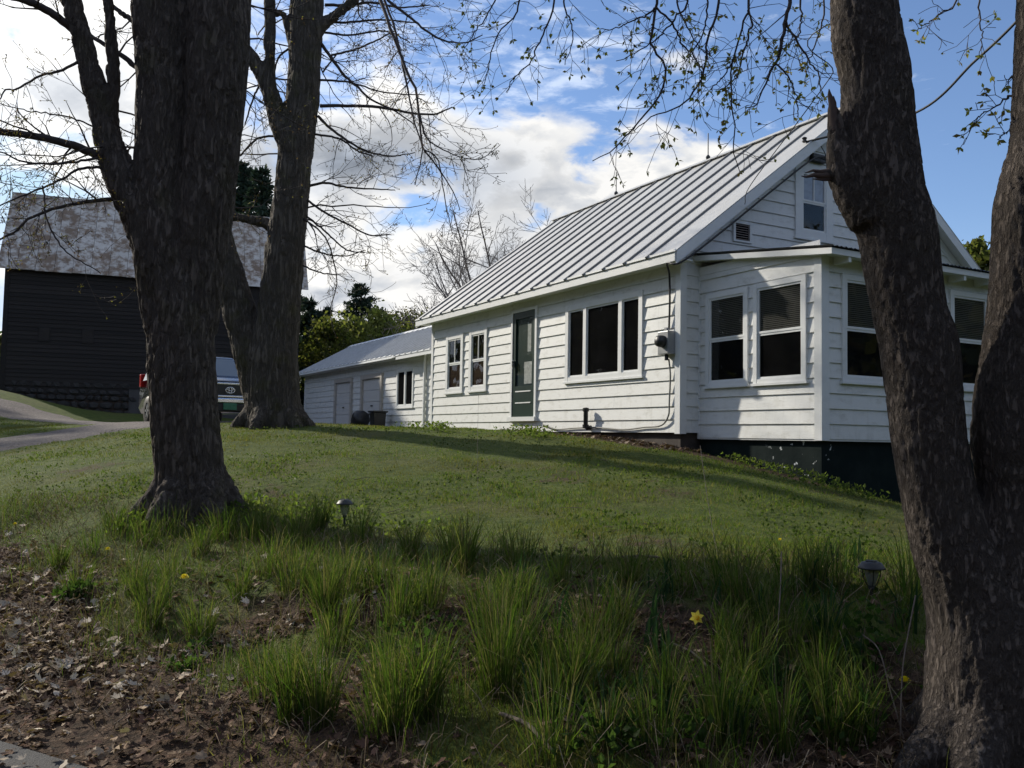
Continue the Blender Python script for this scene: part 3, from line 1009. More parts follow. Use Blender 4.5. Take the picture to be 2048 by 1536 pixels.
# eaves: fascia, soffit, rakes
fbox('fascia', 'trim_paint', house, ID, -EO - 0.022, -EO - 0.002, B0, B1, ZE - 0.055, ZE + 0.125)
fbox('soffit', 'trim_paint', house, ID, -EO, 0.03, B0, B1, ZE - 0.022, ZE - 0.003)
for flip in (False, True):
    f = (lambda a: WID - a) if flip else (lambda a: a)
    for b0_, b1_ in ((B0 - 0.022, B0 - 0.002), (B1 + 0.002, B1 + 0.022)):
        MB().raw([ID(f(a_), b_, z_) for b_ in (b0_, b1_) for a_, z_ in ((-EO, rz(-EO) - 0.20), (WID / 2, AP - 0.20), (WID / 2, AP - 0.004), (-EO, rz(-EO) - 0.004))],
                 [(0, 1, 2, 3), (4, 7, 6, 5), (0, 4, 5, 1), (1, 5, 6, 2), (2, 6, 7, 3), (3, 7, 4, 0)]).build('rake_board', 'trim_paint', house)
    MB().raw([ID(f(a_), b_, z_) for b_ in (-0.034, 0.0) for a_, z_ in ((0.0, rz(0) - 0.30), (WID / 2, AP - 0.30), (WID / 2, AP - 0.11), (0.0, rz(0) - 0.11))],
             [(0, 1, 2, 3), (4, 7, 6, 5), (0, 4, 5, 1), (1, 5, 6, 2), (2, 6, 7, 3), (3, 7, 4, 0)]).build('frieze_board', 'trim_paint', house)
# gable wall
H_GW = (2.42, 3.32, 5.06, 6.36)
H_VENT = (1.05, 1.41, 4.83, 5.12)
def gl_(z): return max(0.10, (z - ZE - 0.10) / SL - EO + 0.16) if z > ZE - 0.1 else 0.10
siding(house, G_, 1.72 + 0.2035 * 0, 7.20, 0.2035, gl_, lambda z: WID - gl_(z), [H_GW, H_VENT, (0.40, 4.0, 1.0, 4.50)])
fbox('corner_board', 'trim_paint', house, G_, 0.0, 0.098, 0.001, 0.027, ZB - 0.02, ZE)
window(house, G_, *H_GW, casing=0.17, cols_top=2, back='curtain', out=0.04)
m = MB().box(H_VENT[0], H_VENT[1], 0, 0.012, H_VENT[2], H_VENT[3], G_)
vent = m.build('gable_vent', 'interior_shade', house)
for k in range(7):
    zz = H_VENT[2] + 0.02 + k * 0.038
    MB().raw([G_(H_VENT[0] + 0.03, 0.014, zz + 0.022), G_(H_VENT[1] - 0.03, 0.014, zz + 0.022), G_(H_VENT[1] - 0.03, 0.045, zz), G_(H_VENT[0] + 0.03, 0.045, zz)], [(0, 1, 2, 3)]).build('slat', 'louvre', vent)
m = MB()
for q in ((H_VENT[0] - 0.02, H_VENT[0] + 0.028, H_VENT[2] - 0.02, H_VENT[3] + 0.02), (H_VENT[1] - 0.028, H_VENT[1] + 0.02, H_VENT[2] - 0.02, H_VENT[3] + 0.02)):
    m.box(q[0], q[1], 0, 0.05, q[2], q[3], G_)
m.box(H_VENT[0] + 0.028, H_VENT[1] - 0.028, 0, 0.048, H_VENT[2] - 0.02, H_VENT[2] + 0.01, G_).box(H_VENT[0] + 0.028, H_VENT[1] - 0.028, 0, 0.048, H_VENT[3] - 0.012, H_VENT[3] + 0.02, G_)
m.build('frame', 'trim_paint', vent)
# enclosed sun porch on the gable end
PA0, PA1, PB, PZ = 0.37, 4.02, -2.43, 1.65
MB().box(PA0 + 0.004, PA1, PB + 0.004, 0.0, PZ, 4.16, ID).build('porch_wall', 'white_paint', house)
MB().box(PA0 + 0.05, PA1 - 0.05, PB + 0.05, 0.03, 0.0, PZ - 0.002, ID).build('porch_foundation', 'foundation_paint', house)
fbox('water_table', 'trim_paint', house, ID, PA0 - 0.012, PA1, PB - 0.012, 0.0, PZ - 0.025, PZ - 0.001)
P_W = [(-1.10, -0.19, 2.43, 3.85), (-2.20, -1.21, 2.43, 3.87)]
F_W = [(0.73, 1.70, 2.43, 3.88), (1.88, 2.84, 2.43, 3.88), (3.00, 3.94, 2.43, 3.88)]
siding(house, PS_, PZ, 4.17, 0.2035, lambda z: PB + 0.10, lambda z: -0.02, P_W)
siding(house, PF_, PZ, 4.12, 0.2035, lambda z: PA0 + 0.10, lambda z: PA1, F_W)
for w_ in P_W: window(house, PS_, *w_, casing=0.075, blind=True)
for w_ in F_W: window(house, PF_, *w_, casing=0.075, blind=True)
fbox('corner_board', 'trim_paint', house, PS_, PB - 0.03, PB + 0.098, -0.09, 0.030, PZ - 0.02, 4.12)
fbox('corner_board', 'trim_paint', house, PF_, PA0 + 0.092, PA0 + 0.12, 0.0, 0.026, PZ - 0.02, 4.12)
fbox('inner_corner_board', 'trim_paint', house, PS_, -0.04, 0.0, 0.0, 0.028, PZ - 0.02, 4.3)
# porch roof: corrugated sheets on a shed slope
def pz(b): return 4.50 + (b) * 0.128
PO = 0.30
m = MB().raw([ID(a_, b_, pz(b_) + h) for h in (-0.10, -0.02) for a_, b_ in ((PA0 - 0.14, 0.0), (PA1 + 0.2, 0.0), (PA1 + 0.2, PB - PO), (PA0 - 0.14, PB - PO))],
             [(0, 1, 2, 3), (4, 7, 6, 5), (0, 4, 5, 1), (1, 5, 6, 2), (2, 6, 7, 3), (3, 7, 4, 0)])
proof = m.build('porch_roof', 'trim_paint', house)
a_ = PA0 - 0.17
while a_ < PA1 + 0.2:
    n_ = 24; w_ = 0.78
    vs, fs = [], []
    for k in range(n_ + 1):
        aa = a_ + w_ * k / n_; h = 0.012 * math.cos(k / n_ * 2 * math.pi * 9) + 0.004
        for b_ in (0.0, PB - PO - 0.04): vs.append(ID(min(aa, PA1 + 0.23), b_, pz(b_) + h))
    fs = [(2 * k, 2 * k + 1, 2 * k + 3, 2 * k + 2) for k in range(n_)]
    MB().raw(vs, fs).build('roof_sheet', 'dark_metal', proof)
    a_ += w_ - 0.004
for a_ in np.arange(PA0 + 0.2, PA1, 0.6):
    MB().box(a_, a_ + 0.05, PB - PO + 0.02, PB - 0.03, 3.98, 4.09, ID).build('rafter_tail', 'trim_paint', proof)
fbox('side_trim', 'trim_paint', house, PS_, PB, 0.0, 0.0, 0.020, 4.172, 4.30)

# ================================================================== things on the house
em = empty('electric_meter', hl(-0.05, 0.22) + np.array([0, 0, 2.93]), ROT)
tag(em, 'grey electric meter box with round glass dial on the white house corner', 'electric meter')
MB().box(-0.12, 0.02, -0.13, 0.13, 0.0, 0.36).build('meter_box', 'grey_metal', em, bevel=0.012)
m = MB(); pr = [(0.095, 0.0), (0.095, 0.05), (0.085, 0.10), (0.05, 0.125), (0.0, 0.13)]
vs, fs = [], []
for r_, h in pr:
    for k in range(18):
        an = 2 * math.pi * k / 18; vs.append((-0.12 - h, r_ * math.cos(an), 0.2 + r_ * math.sin(an)))
for i in range(len(pr) - 1):
    for k in range(18): fs.append((i * 18 + k, i * 18 + (k + 1) % 18, (i + 1) * 18 + (k + 1) % 18, (i + 1) * 18 + k))
m.raw(vs, fs).build('dial', 'dark_metal', em, smooth_=True)
MB().box(-0.07, -0.02, -0.03, 0.03, 0.36, 0.42).build('hub', 'grey_metal', em)
MB().lathe([(0.03, -0.09), (0.03, 0.0)], 10, (-0.045, 0, 0)).build('conduit', 'dark_metal', em)


def world_tube(name, pts, r, mat_, label, cat, n=6, samples=40, group=None):
    P = spline(np.array(pts, float), samples)
    V, F = tube_arrays(P, np.full(len(P), r), n)
    return tag(arr_mesh(name, V, F, mat_, smooth_=True, origin=P[0]), label, cat, group)


def HW(a, b, z): return hl(a, b) + np.array([0, 0, z])
# service cable: gable head, down the rake, to the meter
world_tube('service_cable', [HW(2.9, -0.30, 6.42), HW(2.5, -0.31, 6.30), HW(1.6, -0.31, rz(1.6) - 0.26), HW(0.6, -0.31, rz(0.6) - 0.26), HW(-0.24, -0.31, rz(-0.24) - 0.22),
                            HW(-0.30, -0.05, 4.30), HW(-0.10, 0.16, 4.18), HW(-0.055, 0.20, 3.8), HW(-0.05, 0.22, 3.34)], 0.016, 'wire',
           'black service cable running down the gable rake to the electric meter', 'cable', samples=70)
world_tube('ground_cable', [HW(-0.05, 0.22, 2.86), HW(-0.05, 0.18, 2.6), HW(-0.05, 0.20, 2.2), HW(-0.05, 0.22, 1.98), HW(-0.05, 0.40, 1.83), HW(-0.05, 0.85, 1.80), HW(-0.05, 1.4, 1.765),
                           HW(-0.05, 2.2, 1.80), HW(-0.05, 2.9, 1.79), HW(-0.05, 3.5, 1.77), HW(-0.05, 4.0, 1.86)], 0.014, 'cable_grey',
           'grey cable looping down from the meter and along the foot of the white wall', 'cable', samples=70)
vp = empty('vent_pipe', HW(-0.09, 2.42, 1.74), ROT)
tag(vp, 'short black vent pipe rising at the foot of the white wall', 'pipe')
MB().tube([(0.08, 0.0, 0.06), (0.0, 0.0, 0.05), (-0.03, 0, 0.10), (-0.03, 0, 0.36)], 0.042, 10).build('pipe', 'black_plastic', vp, smooth_=True)
MB().lathe([(0.055, 0.34), (0.055, 0.40), (0.02, 0.41)], 12, (-0.03, 0, 0)).build('cap', 'black_plastic', vp)
MB().lathe([(0.055, 0.02), (0.058, 0.09)], 12, (-0.03, 0, 0.02)).build('elbow', 'black_plastic', vp)
sh = empty('wire_insulators', HW(2.86, -0.06, 6.42), ROT)
tag(sh, 'black wire insulators and drip loops high on the gable above its window', 'insulator')
MB().box(-0.10, 0.22, -0.06, 0.04, -0.03, 0.10).build('bracket', 'dark_metal', sh, bevel=0.008)
for k, x_ in enumerate((-0.35, -0.05, 0.30)):
    MB().lathe([(0.02, 0), (0.045, 0.02), (0.03, 0.05), (0.045, 0.08), (0.015, 0.10)], 10, (x_, -0.09, 0.22 + 0.05 * k)).build('insulator', 'black_plastic', sh)
    P_ = spline(np.array([(x_, -0.09, 0.26 + 0.05 * k), (x_ + 0.1, -0.16, 0.10), (x_ + 0.16, -0.12, 0.02), (0.05, -0.05, 0.03)]), 14)
    MB().tube(P_, 0.008, 5).build('drip_loop', 'wire', sh)
POLE = np.array([10.5, 4.6])
pz0 = gz(*POLE)
pole = empty('utility_pole', (POLE[0], POLE[1], pz0))
tag(pole, 'wooden utility pole carrying the two overhead wires of the house', 'utility pole')
MB().lathe([(0.15, -0.3), (0.145, 0.5), (0.12, 5.0), (0.10, 8.0)], 14).build('post', 'pole_wood', pole, smooth_=True)
MB().box(-0.9, 0.9, -0.16, -0.10, 7.35, 7.47).build('crossarm', 'pole_wood', pole, bevel=0.01)
for x_ in (-0.8, -0.3, 0.3, 0.8): MB().lathe([(0.02, 7.47), (0.05, 7.50), (0.03, 7.56), (0.045, 7.60), (0.01, 7.64)], 10, (x_, -0.13, 0)).build('insulator', 'black_plastic', pole)
world_tube('service_wire', [HW(2.55, -0.15, 6.66), at(1830, 226, 13.6), at(1950, 122, 12.0), at(2034, 42, 11.0), at(2200, -140, 9.4), (POLE[0] - 0.12, POLE[1], pz0 + 7.0)], 0.018, 'wire',
           'twisted black overhead wire rising to the right behind the forked trunk', 'wire', samples=60)
world_tube('phone_wire', [HW(1.02, -0.31, rz(1.02) - 0.12), at(1500, 372, 12.6), at(1594, 246, 11.4), at(1664, 150, 10.2), at(1760, 10, 8.8), (POLE[0] - 0.12, POLE[1], pz0 + 6.0)], 0.0065, 'wire',
           'thin dark wire slanting across the house roof to the rake board', 'wire', samples=60)

# ================================================================== GARAGE WING
GA = 1.5
go = hl(0, 9.5)
garage = empty('garage', (go[0], go[1], 1.6), ROT)
tag(garage, 'low white garage wing with two doors and ribbed metal roof behind the farmhouse', 'garage')
GZ0 = 1.6
def gw(f): return lambda x, y, z: (lambda p: (p[0], p[1] - 9.5, p[2] - GZ0))(f(x, y, z))
GL, GI = gw(wall_long(GA)), gw(lambda x, y, z: (x, y, z))
gB0, gB1, gAr, gE = 9.52, 25.6, 3.5, 3.98
gWid = 2 * (gAr - GA)
MB().box(GA + 0.004, GA + gWid, gB0, gB1, 1.6, gE, GI).raw(
    [GI(a_, b_, z_) for b_ in (gB0, gB1) for a_, z_ in ((GA + 0.004, gE), (GA + gWid, gE), (gAr, 5.25))], [(0, 1, 2), (3, 5, 4), (0, 2, 5, 3), (1, 4, 5, 2)]).build('wall', 'white_paint', garage)
D1, D2, GWN = (19.60, 21.55, 1.55, 3.62), (16.62, 18.66, 1.55, 3.62), (14.10, 15.45, 2.46, 3.66)
siding(garage, GL, 1.62, gE, 0.2035, lambda z: gB0, lambda z: gB1 - 0.1, [D1, D2, GWN])
fbox('corner_board', 'trim_paint', garage, GL, gB1 - 0.098, gB1 + 0.02, -0.05, 0.03, 1.6, gE)
fbox('downspout', 'trim_paint', garage, GL, 13.15, 13.23, 0.03, 0.10, 1.75, gE, bevel=0.01)
for d_ in (D1, D2):
    x0, x1, z0, z1 = d_
    m = MB().box(x0, x0 + 0.16, 0, 0.09, z0, z1, GL).box(x1 - 0.16, x1, 0, 0.09, z0, z1, GL).box(x0 + 0.16, x1 - 0.16, 0, 0.088, z1 - 0.14, z1, GL)
    gd = m.build('garage_door', 'garage_trim', garage)
    zz = z0
    for k in range(5):
        h = (z1 - 0.14 - z0) / 5
        fbox('door_panel', 'garage_door_paint', gd, GL, x0 + 0.16, x1 - 0.16, 0.002, 0.018, zz + 0.006, zz + h - 0.006); zz += h
    fbox('handle', 'dark_metal', gd, GL, (x0 + x1) / 2 - 0.07, (x0 + x1) / 2 + 0.07, 0.018, 0.05, z0 + 1.0, z0 + 1.04)
window(garage, GL, *GWN, casing=0.08, mull=[(GWN[0] + GWN[1]) / 2], out=0.04)
gS = (5.33 - gE - 0.08) / (gAr - GA + 0.3)
def grz(a): return gE + 0.08 + gS * (a - (GA - 0.3))
groof = MB()
for flip in (0, 1):
    f = (lambda a: 2 * gAr - a) if flip else (lambda a: a)
    groof.raw([GI(f(a_), b_, grz(a_) + h) for h in (-0.08, 0.0) for a_, b_ in ((GA - 0.3, gB0), (GA - 0.3, gB1 + 0.3), (gAr, gB1 + 0.3), (gAr, gB0))],
              [(0, 1, 2, 3), (4, 7, 6, 5), (0, 4, 5, 1), (1, 5, 6, 2), (2, 6, 7, 3), (3, 7, 4, 0)])
groof = groof.build('roof', 'trim_paint', garage)
b_ = gB0
k = 0
while b_ < gB1 + 0.3:
    e_ = min(b_ + 0.91, gB1 + 0.34)
    low = GA - 0.34 - (0.10 if b_ < 14.6 else 0.0)
    m = MB().raw([GI(a_, bb, grz(a_) + h) for h in (0.004, 0.014) for a_, bb in ((low, b_ + 0.003), (low, e_ - 0.003), (gAr, e_ - 0.003), (gAr, b_ + 0.003))],
                 [(0, 1, 2, 3), (4, 7, 6, 5), (0, 4, 5, 1), (1, 5, 6, 2), (2, 6, 7, 3), (3, 7, 4, 0)])
    for q in range(2):
        bb = b_ + 0.20 + 0.455 * q
        if bb + 0.04 > e_: break
        MB().raw([GI(a_, bq, grz(a_) + h) for a_ in (low - 0.004, gAr - 0.01) for bq, h in ((bb - 0.034, 0.0145), (bb - 0.024, 0.065), (bb + 0.024, 0.065), (bb + 0.034, 0.0145))],
                 [(0, 1, 5, 4), (1, 2, 6, 5), (2, 3, 7, 6), (0, 3, 2, 1), (4, 5, 6, 7)]).build('roof_rib', 'shaded_rib_metal', groof)
    m.build('roof_sheet', 'garage_roof_metal', groof)
    b_ = e_ if e_ < gB1 + 0.3 else 99
fbox('fascia', 'trim_paint', garage, GI, GA - 0.325, GA - 0.303, 14.6, gB1 + 0.3, gE - 0.06, gE + 0.09)
fbox('fascia', 'trim_paint', garage, GI, GA - 0.425, GA - 0.403, gB0, 14.58, gE - 0.10, gE + 0.05)
fbox('soffit', 'trim_paint', garage, GI, GA - 0.40, GA + 0.02, gB0, gB1 + 0.28, gE - 0.03, gE - 0.008)
MB().raw([GI(a_, b_, z_) for b_ in (gB0, gB1 + 0.34) for a_, z_ in ((gAr - 0.15, 5.30), (gAr, 5.40), (gAr + 0.15, 5.30))], [(0, 1, 4, 3), (1, 2, 5, 4), (0, 3, 5, 2), (0, 2, 1), (3, 4, 5)]).build('ridge_cap', 'trim_paint', groof)
for flip in (0, 1):
    f = (lambda a: 2 * gAr - a) if flip else (lambda a: a)
    MB().raw([GI(f(a_), b_, z_) for b_ in (gB1 + 0.302, gB1 + 0.322) for a_, z_ in ((GA - 0.3, grz(GA - 0.3) - 0.15), (gAr, grz(gAr) - 0.15), (gAr, grz(gAr) - 0.003), (GA - 0.3, grz(GA - 0.3) - 0.003))],
             [(0, 1, 2, 3), (4, 7, 6, 5), (0, 4, 5, 1), (1, 5, 6, 2), (2, 6, 7, 3), (3, 7, 4, 0)]).build('rake_board', 'trim_paint', garage)
# bin and bag in front of the garage
p = hl(1.05, 15.9); p[2] = gz(p[0], p[1])
tc = empty('trash_can', p, ROT)
tag(tc, 'black wheeled trash can standing right of the bag by the garage doors', 'trash can')
MB().prism([(-0.22, -0.22), (0.22, -0.22), (0.22, 0.22), (-0.22, 0.22)], 0.0, 0.55, lambda x, y, z: (x * (0.8 + 0.25 * z), y * (0.8 + 0.25 * z), z + 0.02)).build('bin', 'black_plastic', tc, bevel=0.02)
MB().box(-0.25, 0.25, -0.25, 0.25, 0.575, 0.63).build('lid', 'black_plastic', tc, bevel=0.02)
MB().box(-0.29, -0.25, -0.16, 0.16, 0.50, 0.55).build('handle', 'black_plastic', tc, bevel=0.01)
p = hl(0.9, 17.1); p[2] = gz(p[0], p[1])
me_ = MB()
vs, fs = [], []
for i in range(13):
    ph = math.pi * i / 12
    for k in range(20):
        an = 2 * math.pi * k / 20
        rr = 0.27 * (math.sin(ph) ** 0.7) * (1 + 0.10 * math.sin(3 * an + i) + 0.07 * math.sin(7 * an - i * 2))
        vs.append((rr * math.cos(an) * 1.1, rr * math.sin(an), 0.30 - 0.30 * math.cos(ph) * (1.0 if ph < 1.57 else 1.15)))
for i in range(12):
    for k in range(20): fs.append((i * 20 + k, i * 20 + (k + 1) % 20, (i + 1) * 20 + (k + 1) % 20, (i + 1) * 20 + k))
bag = me_.raw(vs, fs).build('trash_bag', 'black_plastic', smooth_=True)
bag.location = p
tag(bag, 'rounded black trash bag lying left of the trash can by the garage', 'trash bag')

# ================================================================== BARN
BROT = R(20.5)
bo = UX * 40.0 - VX * 0.5 + 0.5 * np.array([math.cos(BROT), math.sin(BROT), 0])
barn = empty('barn', (bo[0], bo[1], 2.2), BROT)
tag(barn, 'big dark weathered barn with rust blotched gambrel roof and stone foundation', 'barn')
def BI(x, y, z): return (x, y, z - 2.2)
BL = lambda x, y, z: BI(x, -y, z)
bA0, bA1, bD = -0.5, 10.75, 10.0
BE = 8.0
prof = [(0.0, BE), (2.3, 11.25), (bD / 2, 11.8), (bD - 2.3, 11.25), (bD, BE)]
m = MB().box(bA0, bA1, 0.01, bD, 3.0, BE, BI)
m.raw([BI(a_, y_, z_) for a_ in (bA0, bA1) for y_, z_ in prof], [(0, 1, 2, 3, 4), (9, 8, 7, 6, 5)])
m.build('wall', 'barn_board', barn)
z = 3.30
while z < BE - 0.02:
    MB().raw([BL(a_, y_, z_ + random.uniform(-0.006, 0.006)) for y_, z_ in ((0, z), (0.028, z), (0.006, z + 0.165), (0, z + 0.165)) for a_ in (bA0 - 0.01, bA1 + 0.01)],
             [(0, 1, 3, 2), (2, 3, 5, 4), (4, 5, 7, 6), (6, 7, 1, 0), (0, 2, 4, 6), (1, 7, 5, 3)]).build('clapboard', 'barn_board', barn)
    z += 0.165
fbox('corner_board', 'barn_board', barn, BL, bA0 - 0.03, bA0 + 0.14, -0.1, 0.045, 3.0, BE)
for a_ in (0.75, 2.30):
    w_ = MB().box(a_ - 0.02, a_ + 0.40, 0.0, 0.045, 5.05, 5.62, BL).build('window', 'barn_board', barn)
    fbox('boarding', 'barn_board', w_, BL, a_ + 0.03, a_ + 0.35, 0.045, 0.055, 5.10, 5.57)
# stone foundation on the left, concrete on the right
MB().box(bA0 + 0.05, 4.1, 0.06, 0.6, 1.2, 3.30, BI).build('foundation', 'soil', barn)
stones = []
for q in range(5):
    bm = bmesh.new(); bmesh.ops.create_icosphere(bm, subdivisions=1, radius=1.0)
    for v in bm.verts: v.co *= 0.8 + 0.35 * random.random()
    me = bpy.data.meshes.new('stone'); bm.to_mesh(me); bm.free(); me.materials.append(MATS['field_stone']); stones.append(me)
z = 2.15
while z < 3.25:
    x = bA0 + 0.1 + random.random() * 0.2
    hgt = random.uniform(0.20, 0.32)
    while x < 4.1:
        w_ = random.uniform(0.25, 0.55)
        o = bpy.data.objects.new('stone', random.choice(stones))
        o.location = BI(x + w_ / 2, 0.05, z + hgt / 2); o.scale = (w_ * 0.56, 0.12, hgt * 0.56)
        o.rotation_euler = (0, 0, random.choice((0, math.pi)))
        link(o, barn); x += w_
    z += hgt
MB().box(4.1, bA1, 0.0, 0.6, 1.2, 3.28, BI).build('foundation', 'concrete', barn)
w_ = MB().box(4.62, 5.70, 0.0, 0.03, 2.30, 2.98, BL).build('window', 'concrete', barn)
fbox('pane', 'interior_shade', w_, BL, 4.70, 5.62, 0.03, 0.035, 2.36, 2.92)
# roof sheets, lower and upper slopes on both sides
n_sh = 18
e_ = np.linspace(bA0 - 0.28, bA1 + 0.32, n_sh + 1)
lo0 = (-0.38, BE - 0.80 * 0.0 - 0.22)
for side in (0, 1):
    f = (lambda y: bD - y) if side else (lambda y: y)
    for k in range(n_sh):
        for (y0, z0), (y1, z1), nm in (((-0.30, BE - 0.22), (2.3, 11.37), 'roof_sheet'), ((2.26, 11.35), (bD / 2, 11.92), 'upper_roof_sheet')):
            dd = random.uniform(0, 0.02)
            MB().raw([BI(a_, f(y_) , z_ + h + dd) for h in (0.0, 0.03) for a_, y_, z_ in ((e_[k] + 0.006, y0, z0), (e_[k + 1] - 0.006, y0, z0), (e_[k + 1] - 0.006, y1, z1), (e_[k] + 0.006, y1, z1))],
                     [(0, 1, 2, 3), (4, 7, 6, 5), (0, 4, 5, 1), (1, 5, 6, 2), (2, 6, 7, 3), (3, 7, 4, 0)]).build(nm, 'barn_roof_metal', barn)

# ================================================================== CAR
cp_ = at(457, 846, 21.0)
car = empty('parked_car', (cp_[0], cp_[1], 0), math.atan2(UX[1], UX[0]) + R(6.5))
cz = gz(*(cp_[:2] + UX[:2] * 2.2)); car.location.z = cz
car.rotation_euler[1] = -math.atan2(gz(*(cp_[:2] + UX[:2] * 3.8)) - gz(*(cp_[:2] + UX[:2] * 0.8)), 3.0) * 0.6
tag(car, 'dark blue sport utility vehicle parked behind the left tree trunks', 'car')
# local x runs from the nose (0) to the tail (4.7), y across
W = 0.93
side = [(0.02, 0.42), (0.0, 0.70), (0.05, 0.98), (0.25, 1.06), (1.35, 1.14), (2.05, 1.72), (2.5, 1.80), (4.1, 1.78), (4.45, 1.60), (4.68, 1.10), (4.72, 0.45), (4.4, 0.30), (0.35, 0.28)]
bm = bmesh.new()
L, Rr = [], []
for x, z in side:
    tuck = 0.0 if z < 1.15 else (z - 1.1) * 0.30
    nose = 0.10 * max(0, 1 - x / 0.5)
    L.append(bm.verts.new((x, -(W - tuck - nose), z))); Rr.append(bm.verts.new((x, W - tuck - nose, z)))
n = len(side)
bm.faces.new(L); bm.faces.new(Rr[::-1])
for i in range(n): bm.faces.new((L[i], Rr[i], Rr[(i + 1) % n], L[(i + 1) % n]))
bmesh.ops.recalc_face_normals(bm, faces=bm.faces[:])
bmesh.ops.bevel(bm, geom=bm.edges[:], offset=0.05, segments=3, affect='EDGES', profile=0.55, clamp_overlap=True)
me = bpy.data.meshes.new('body'); bm.to_mesh(me); bm.free()
me.polygons.foreach_set('use_smooth', np.ones(len(me.polygons), bool)); me.materials.append(MATS['car_paint'])
body = link(bpy.data.objects.new('body', me), car)
def windscreen(x0, z0, x1, z1, w0, w1, name, off):
    d = Vector((z1 - z0, 0, -(x1 - x0))).normalized() * -off
    return MB().raw([(x0 + d.x, -w0, z0 + d.z), (x0 + d.x, w0, z0 + d.z), (x1 + d.x, w1, z1 + d.z), (x1 + d.x, -w1, z1 + d.z)], [(0, 1, 2, 3)]).build(name, 'car_glass', car)
def f_carglass(G):
    return principled(G, (0.20, 0.23, 0.25), 0.06, 0.0, spec=0.9)
mat('car_glass', f_carglass)
windscreen(1.44, 1.20, 1.99, 1.67, 0.78, 0.70, 'windscreen', 0.012)
for s_ in (-1, 1):
    for q0, q1 in ((1.75, 2.75), (2.85, 3.65), (3.75, 4.3)):
        MB().raw([(q0 + (0.0 if q0 > 2 else -0.12), s_ * (W - 0.012 + 0.006), 1.18), (q1, s_ * (W - 0.006), 1.18), (q1 - (0.12 if q1 > 4 else 0), s_ * (W - 0.148), 1.64), (q0 + (0 if q0 > 2 else 0.35), s_ * (W - 0.148), 1.64)], [(0, 1, 2, 3)]).build('side_window', 'car_glass', car)
    MB().box(0.015, 0.20, s_ * 0.60 - 0.15, s_ * 0.60 + 0.15, 0.80, 0.97).build('headlight', 'lamp_lens', car, bevel=0.03)
    MB().box(4.50, 4.70, s_ * 0.80 - 0.11, s_ * 0.80 + 0.13, 1.02, 1.38).build('tail_light', 'red_lens', car, bevel=0.03)
    MB().box(1.65, 1.80, s_ * (W + 0.10) - 0.10, s_ * (W + 0.10) + 0.10, 1.14, 1.30).build('mirror', 'car_paint', car, bevel=0.03)
    for x_ in (0.85, 3.75):
        w_ = MB()
        vs, fs = [], []
        for r_, y_ in ((0.20, -0.11), (0.35, -0.11), (0.375, -0.07), (0.375, 0.07), (0.35, 0.11), (0.20, 0.11)):
            for k in range(24):
                an = 2 * math.pi * k / 24; vs.append((x_ + r_ * math.cos(an), s_ * (W - 0.10) + y_, 0.375 + r_ * math.sin(an)))
        for i in range(5):
            for k in range(24): fs.append((i * 24 + k, i * 24 + (k + 1) % 24, (i + 1) * 24 + (k + 1) % 24, (i + 1) * 24 + k))
        wh = w_.raw(vs, fs).build('wheel', 'black_rubber', car, smooth_=True)
        w_ = MB()
        yy = s_ * (W - 0.10) + s_ * 0.085
        w_.raw([(x_ + 0.21 * math.cos(2 * math.pi * k / 20), yy, 0.375 + 0.21 * math.sin(2 * math.pi * k / 20)) for k in range(20)], [tuple(range(20))])
        for k in range(6):
            an = 2 * math.pi * k / 6
            ca, sa = math.cos(an), math.sin(an)
            w_.raw([(x_ + ca * r_ - sa * t_, yy + s_ * 0.02, 0.375 + sa * r_ + ca * t_) for r_, t_ in ((0.03, -0.035), (0.20, -0.025), (0.20, 0.025), (0.03, 0.035))], [(0, 1, 2, 3)])
        w_.build('rim', 'grey_metal', wh)
fr = MB().box(-0.035, 0.05, -0.50, 0.50, 0.60, 0.92).build('grille', 'black_plastic', car, bevel=0.02)
for zz in (0.895, 0.60): MB().box(-0.05, 0.0, -0.52, 0.52, zz, zz + 0.045).build('grille_bar', 'chrome', fr, bevel=0.01)
def ring(mb, cy, czz, ry, rz_, t_=0.011):
    P_ = [( -0.05, cy + ry * math.cos(2 * math.pi * k / 24), czz + rz_ * math.sin(2 * math.pi * k / 24)) for k in range(25)]
    mb.tube(P_, t_, 6)
em_ = MB(); ring(em_, 0, 0.765, 0.105, 0.070); ring(em_, 0, 0.765, 0.036, 0.066); ring(em_, 0, 0.793, 0.074, 0.036)
em_.build('emblem', 'chrome', fr, smooth_=True)
MB().box(-0.07, 0.10, -0.88, 0.88, 0.46, 0.585).build('bumper', 'chrome', car, bevel=0.03)
MB().box(-0.05, 0.10, -0.86, 0.86, 0.26, 0.455).build('valance', 'black_plastic', car, bevel=0.03)
MB().box(-0.085, -0.055, -0.155, 0.155, 0.31, 0.46).build('number_plate', 'plate_green', car, bevel=0.004)
MB().box(0.08, 1.25, -0.70, 0.70, 1.115, 1.125).build('bonnet_highlight_strip', 'car_paint', car) if False else None

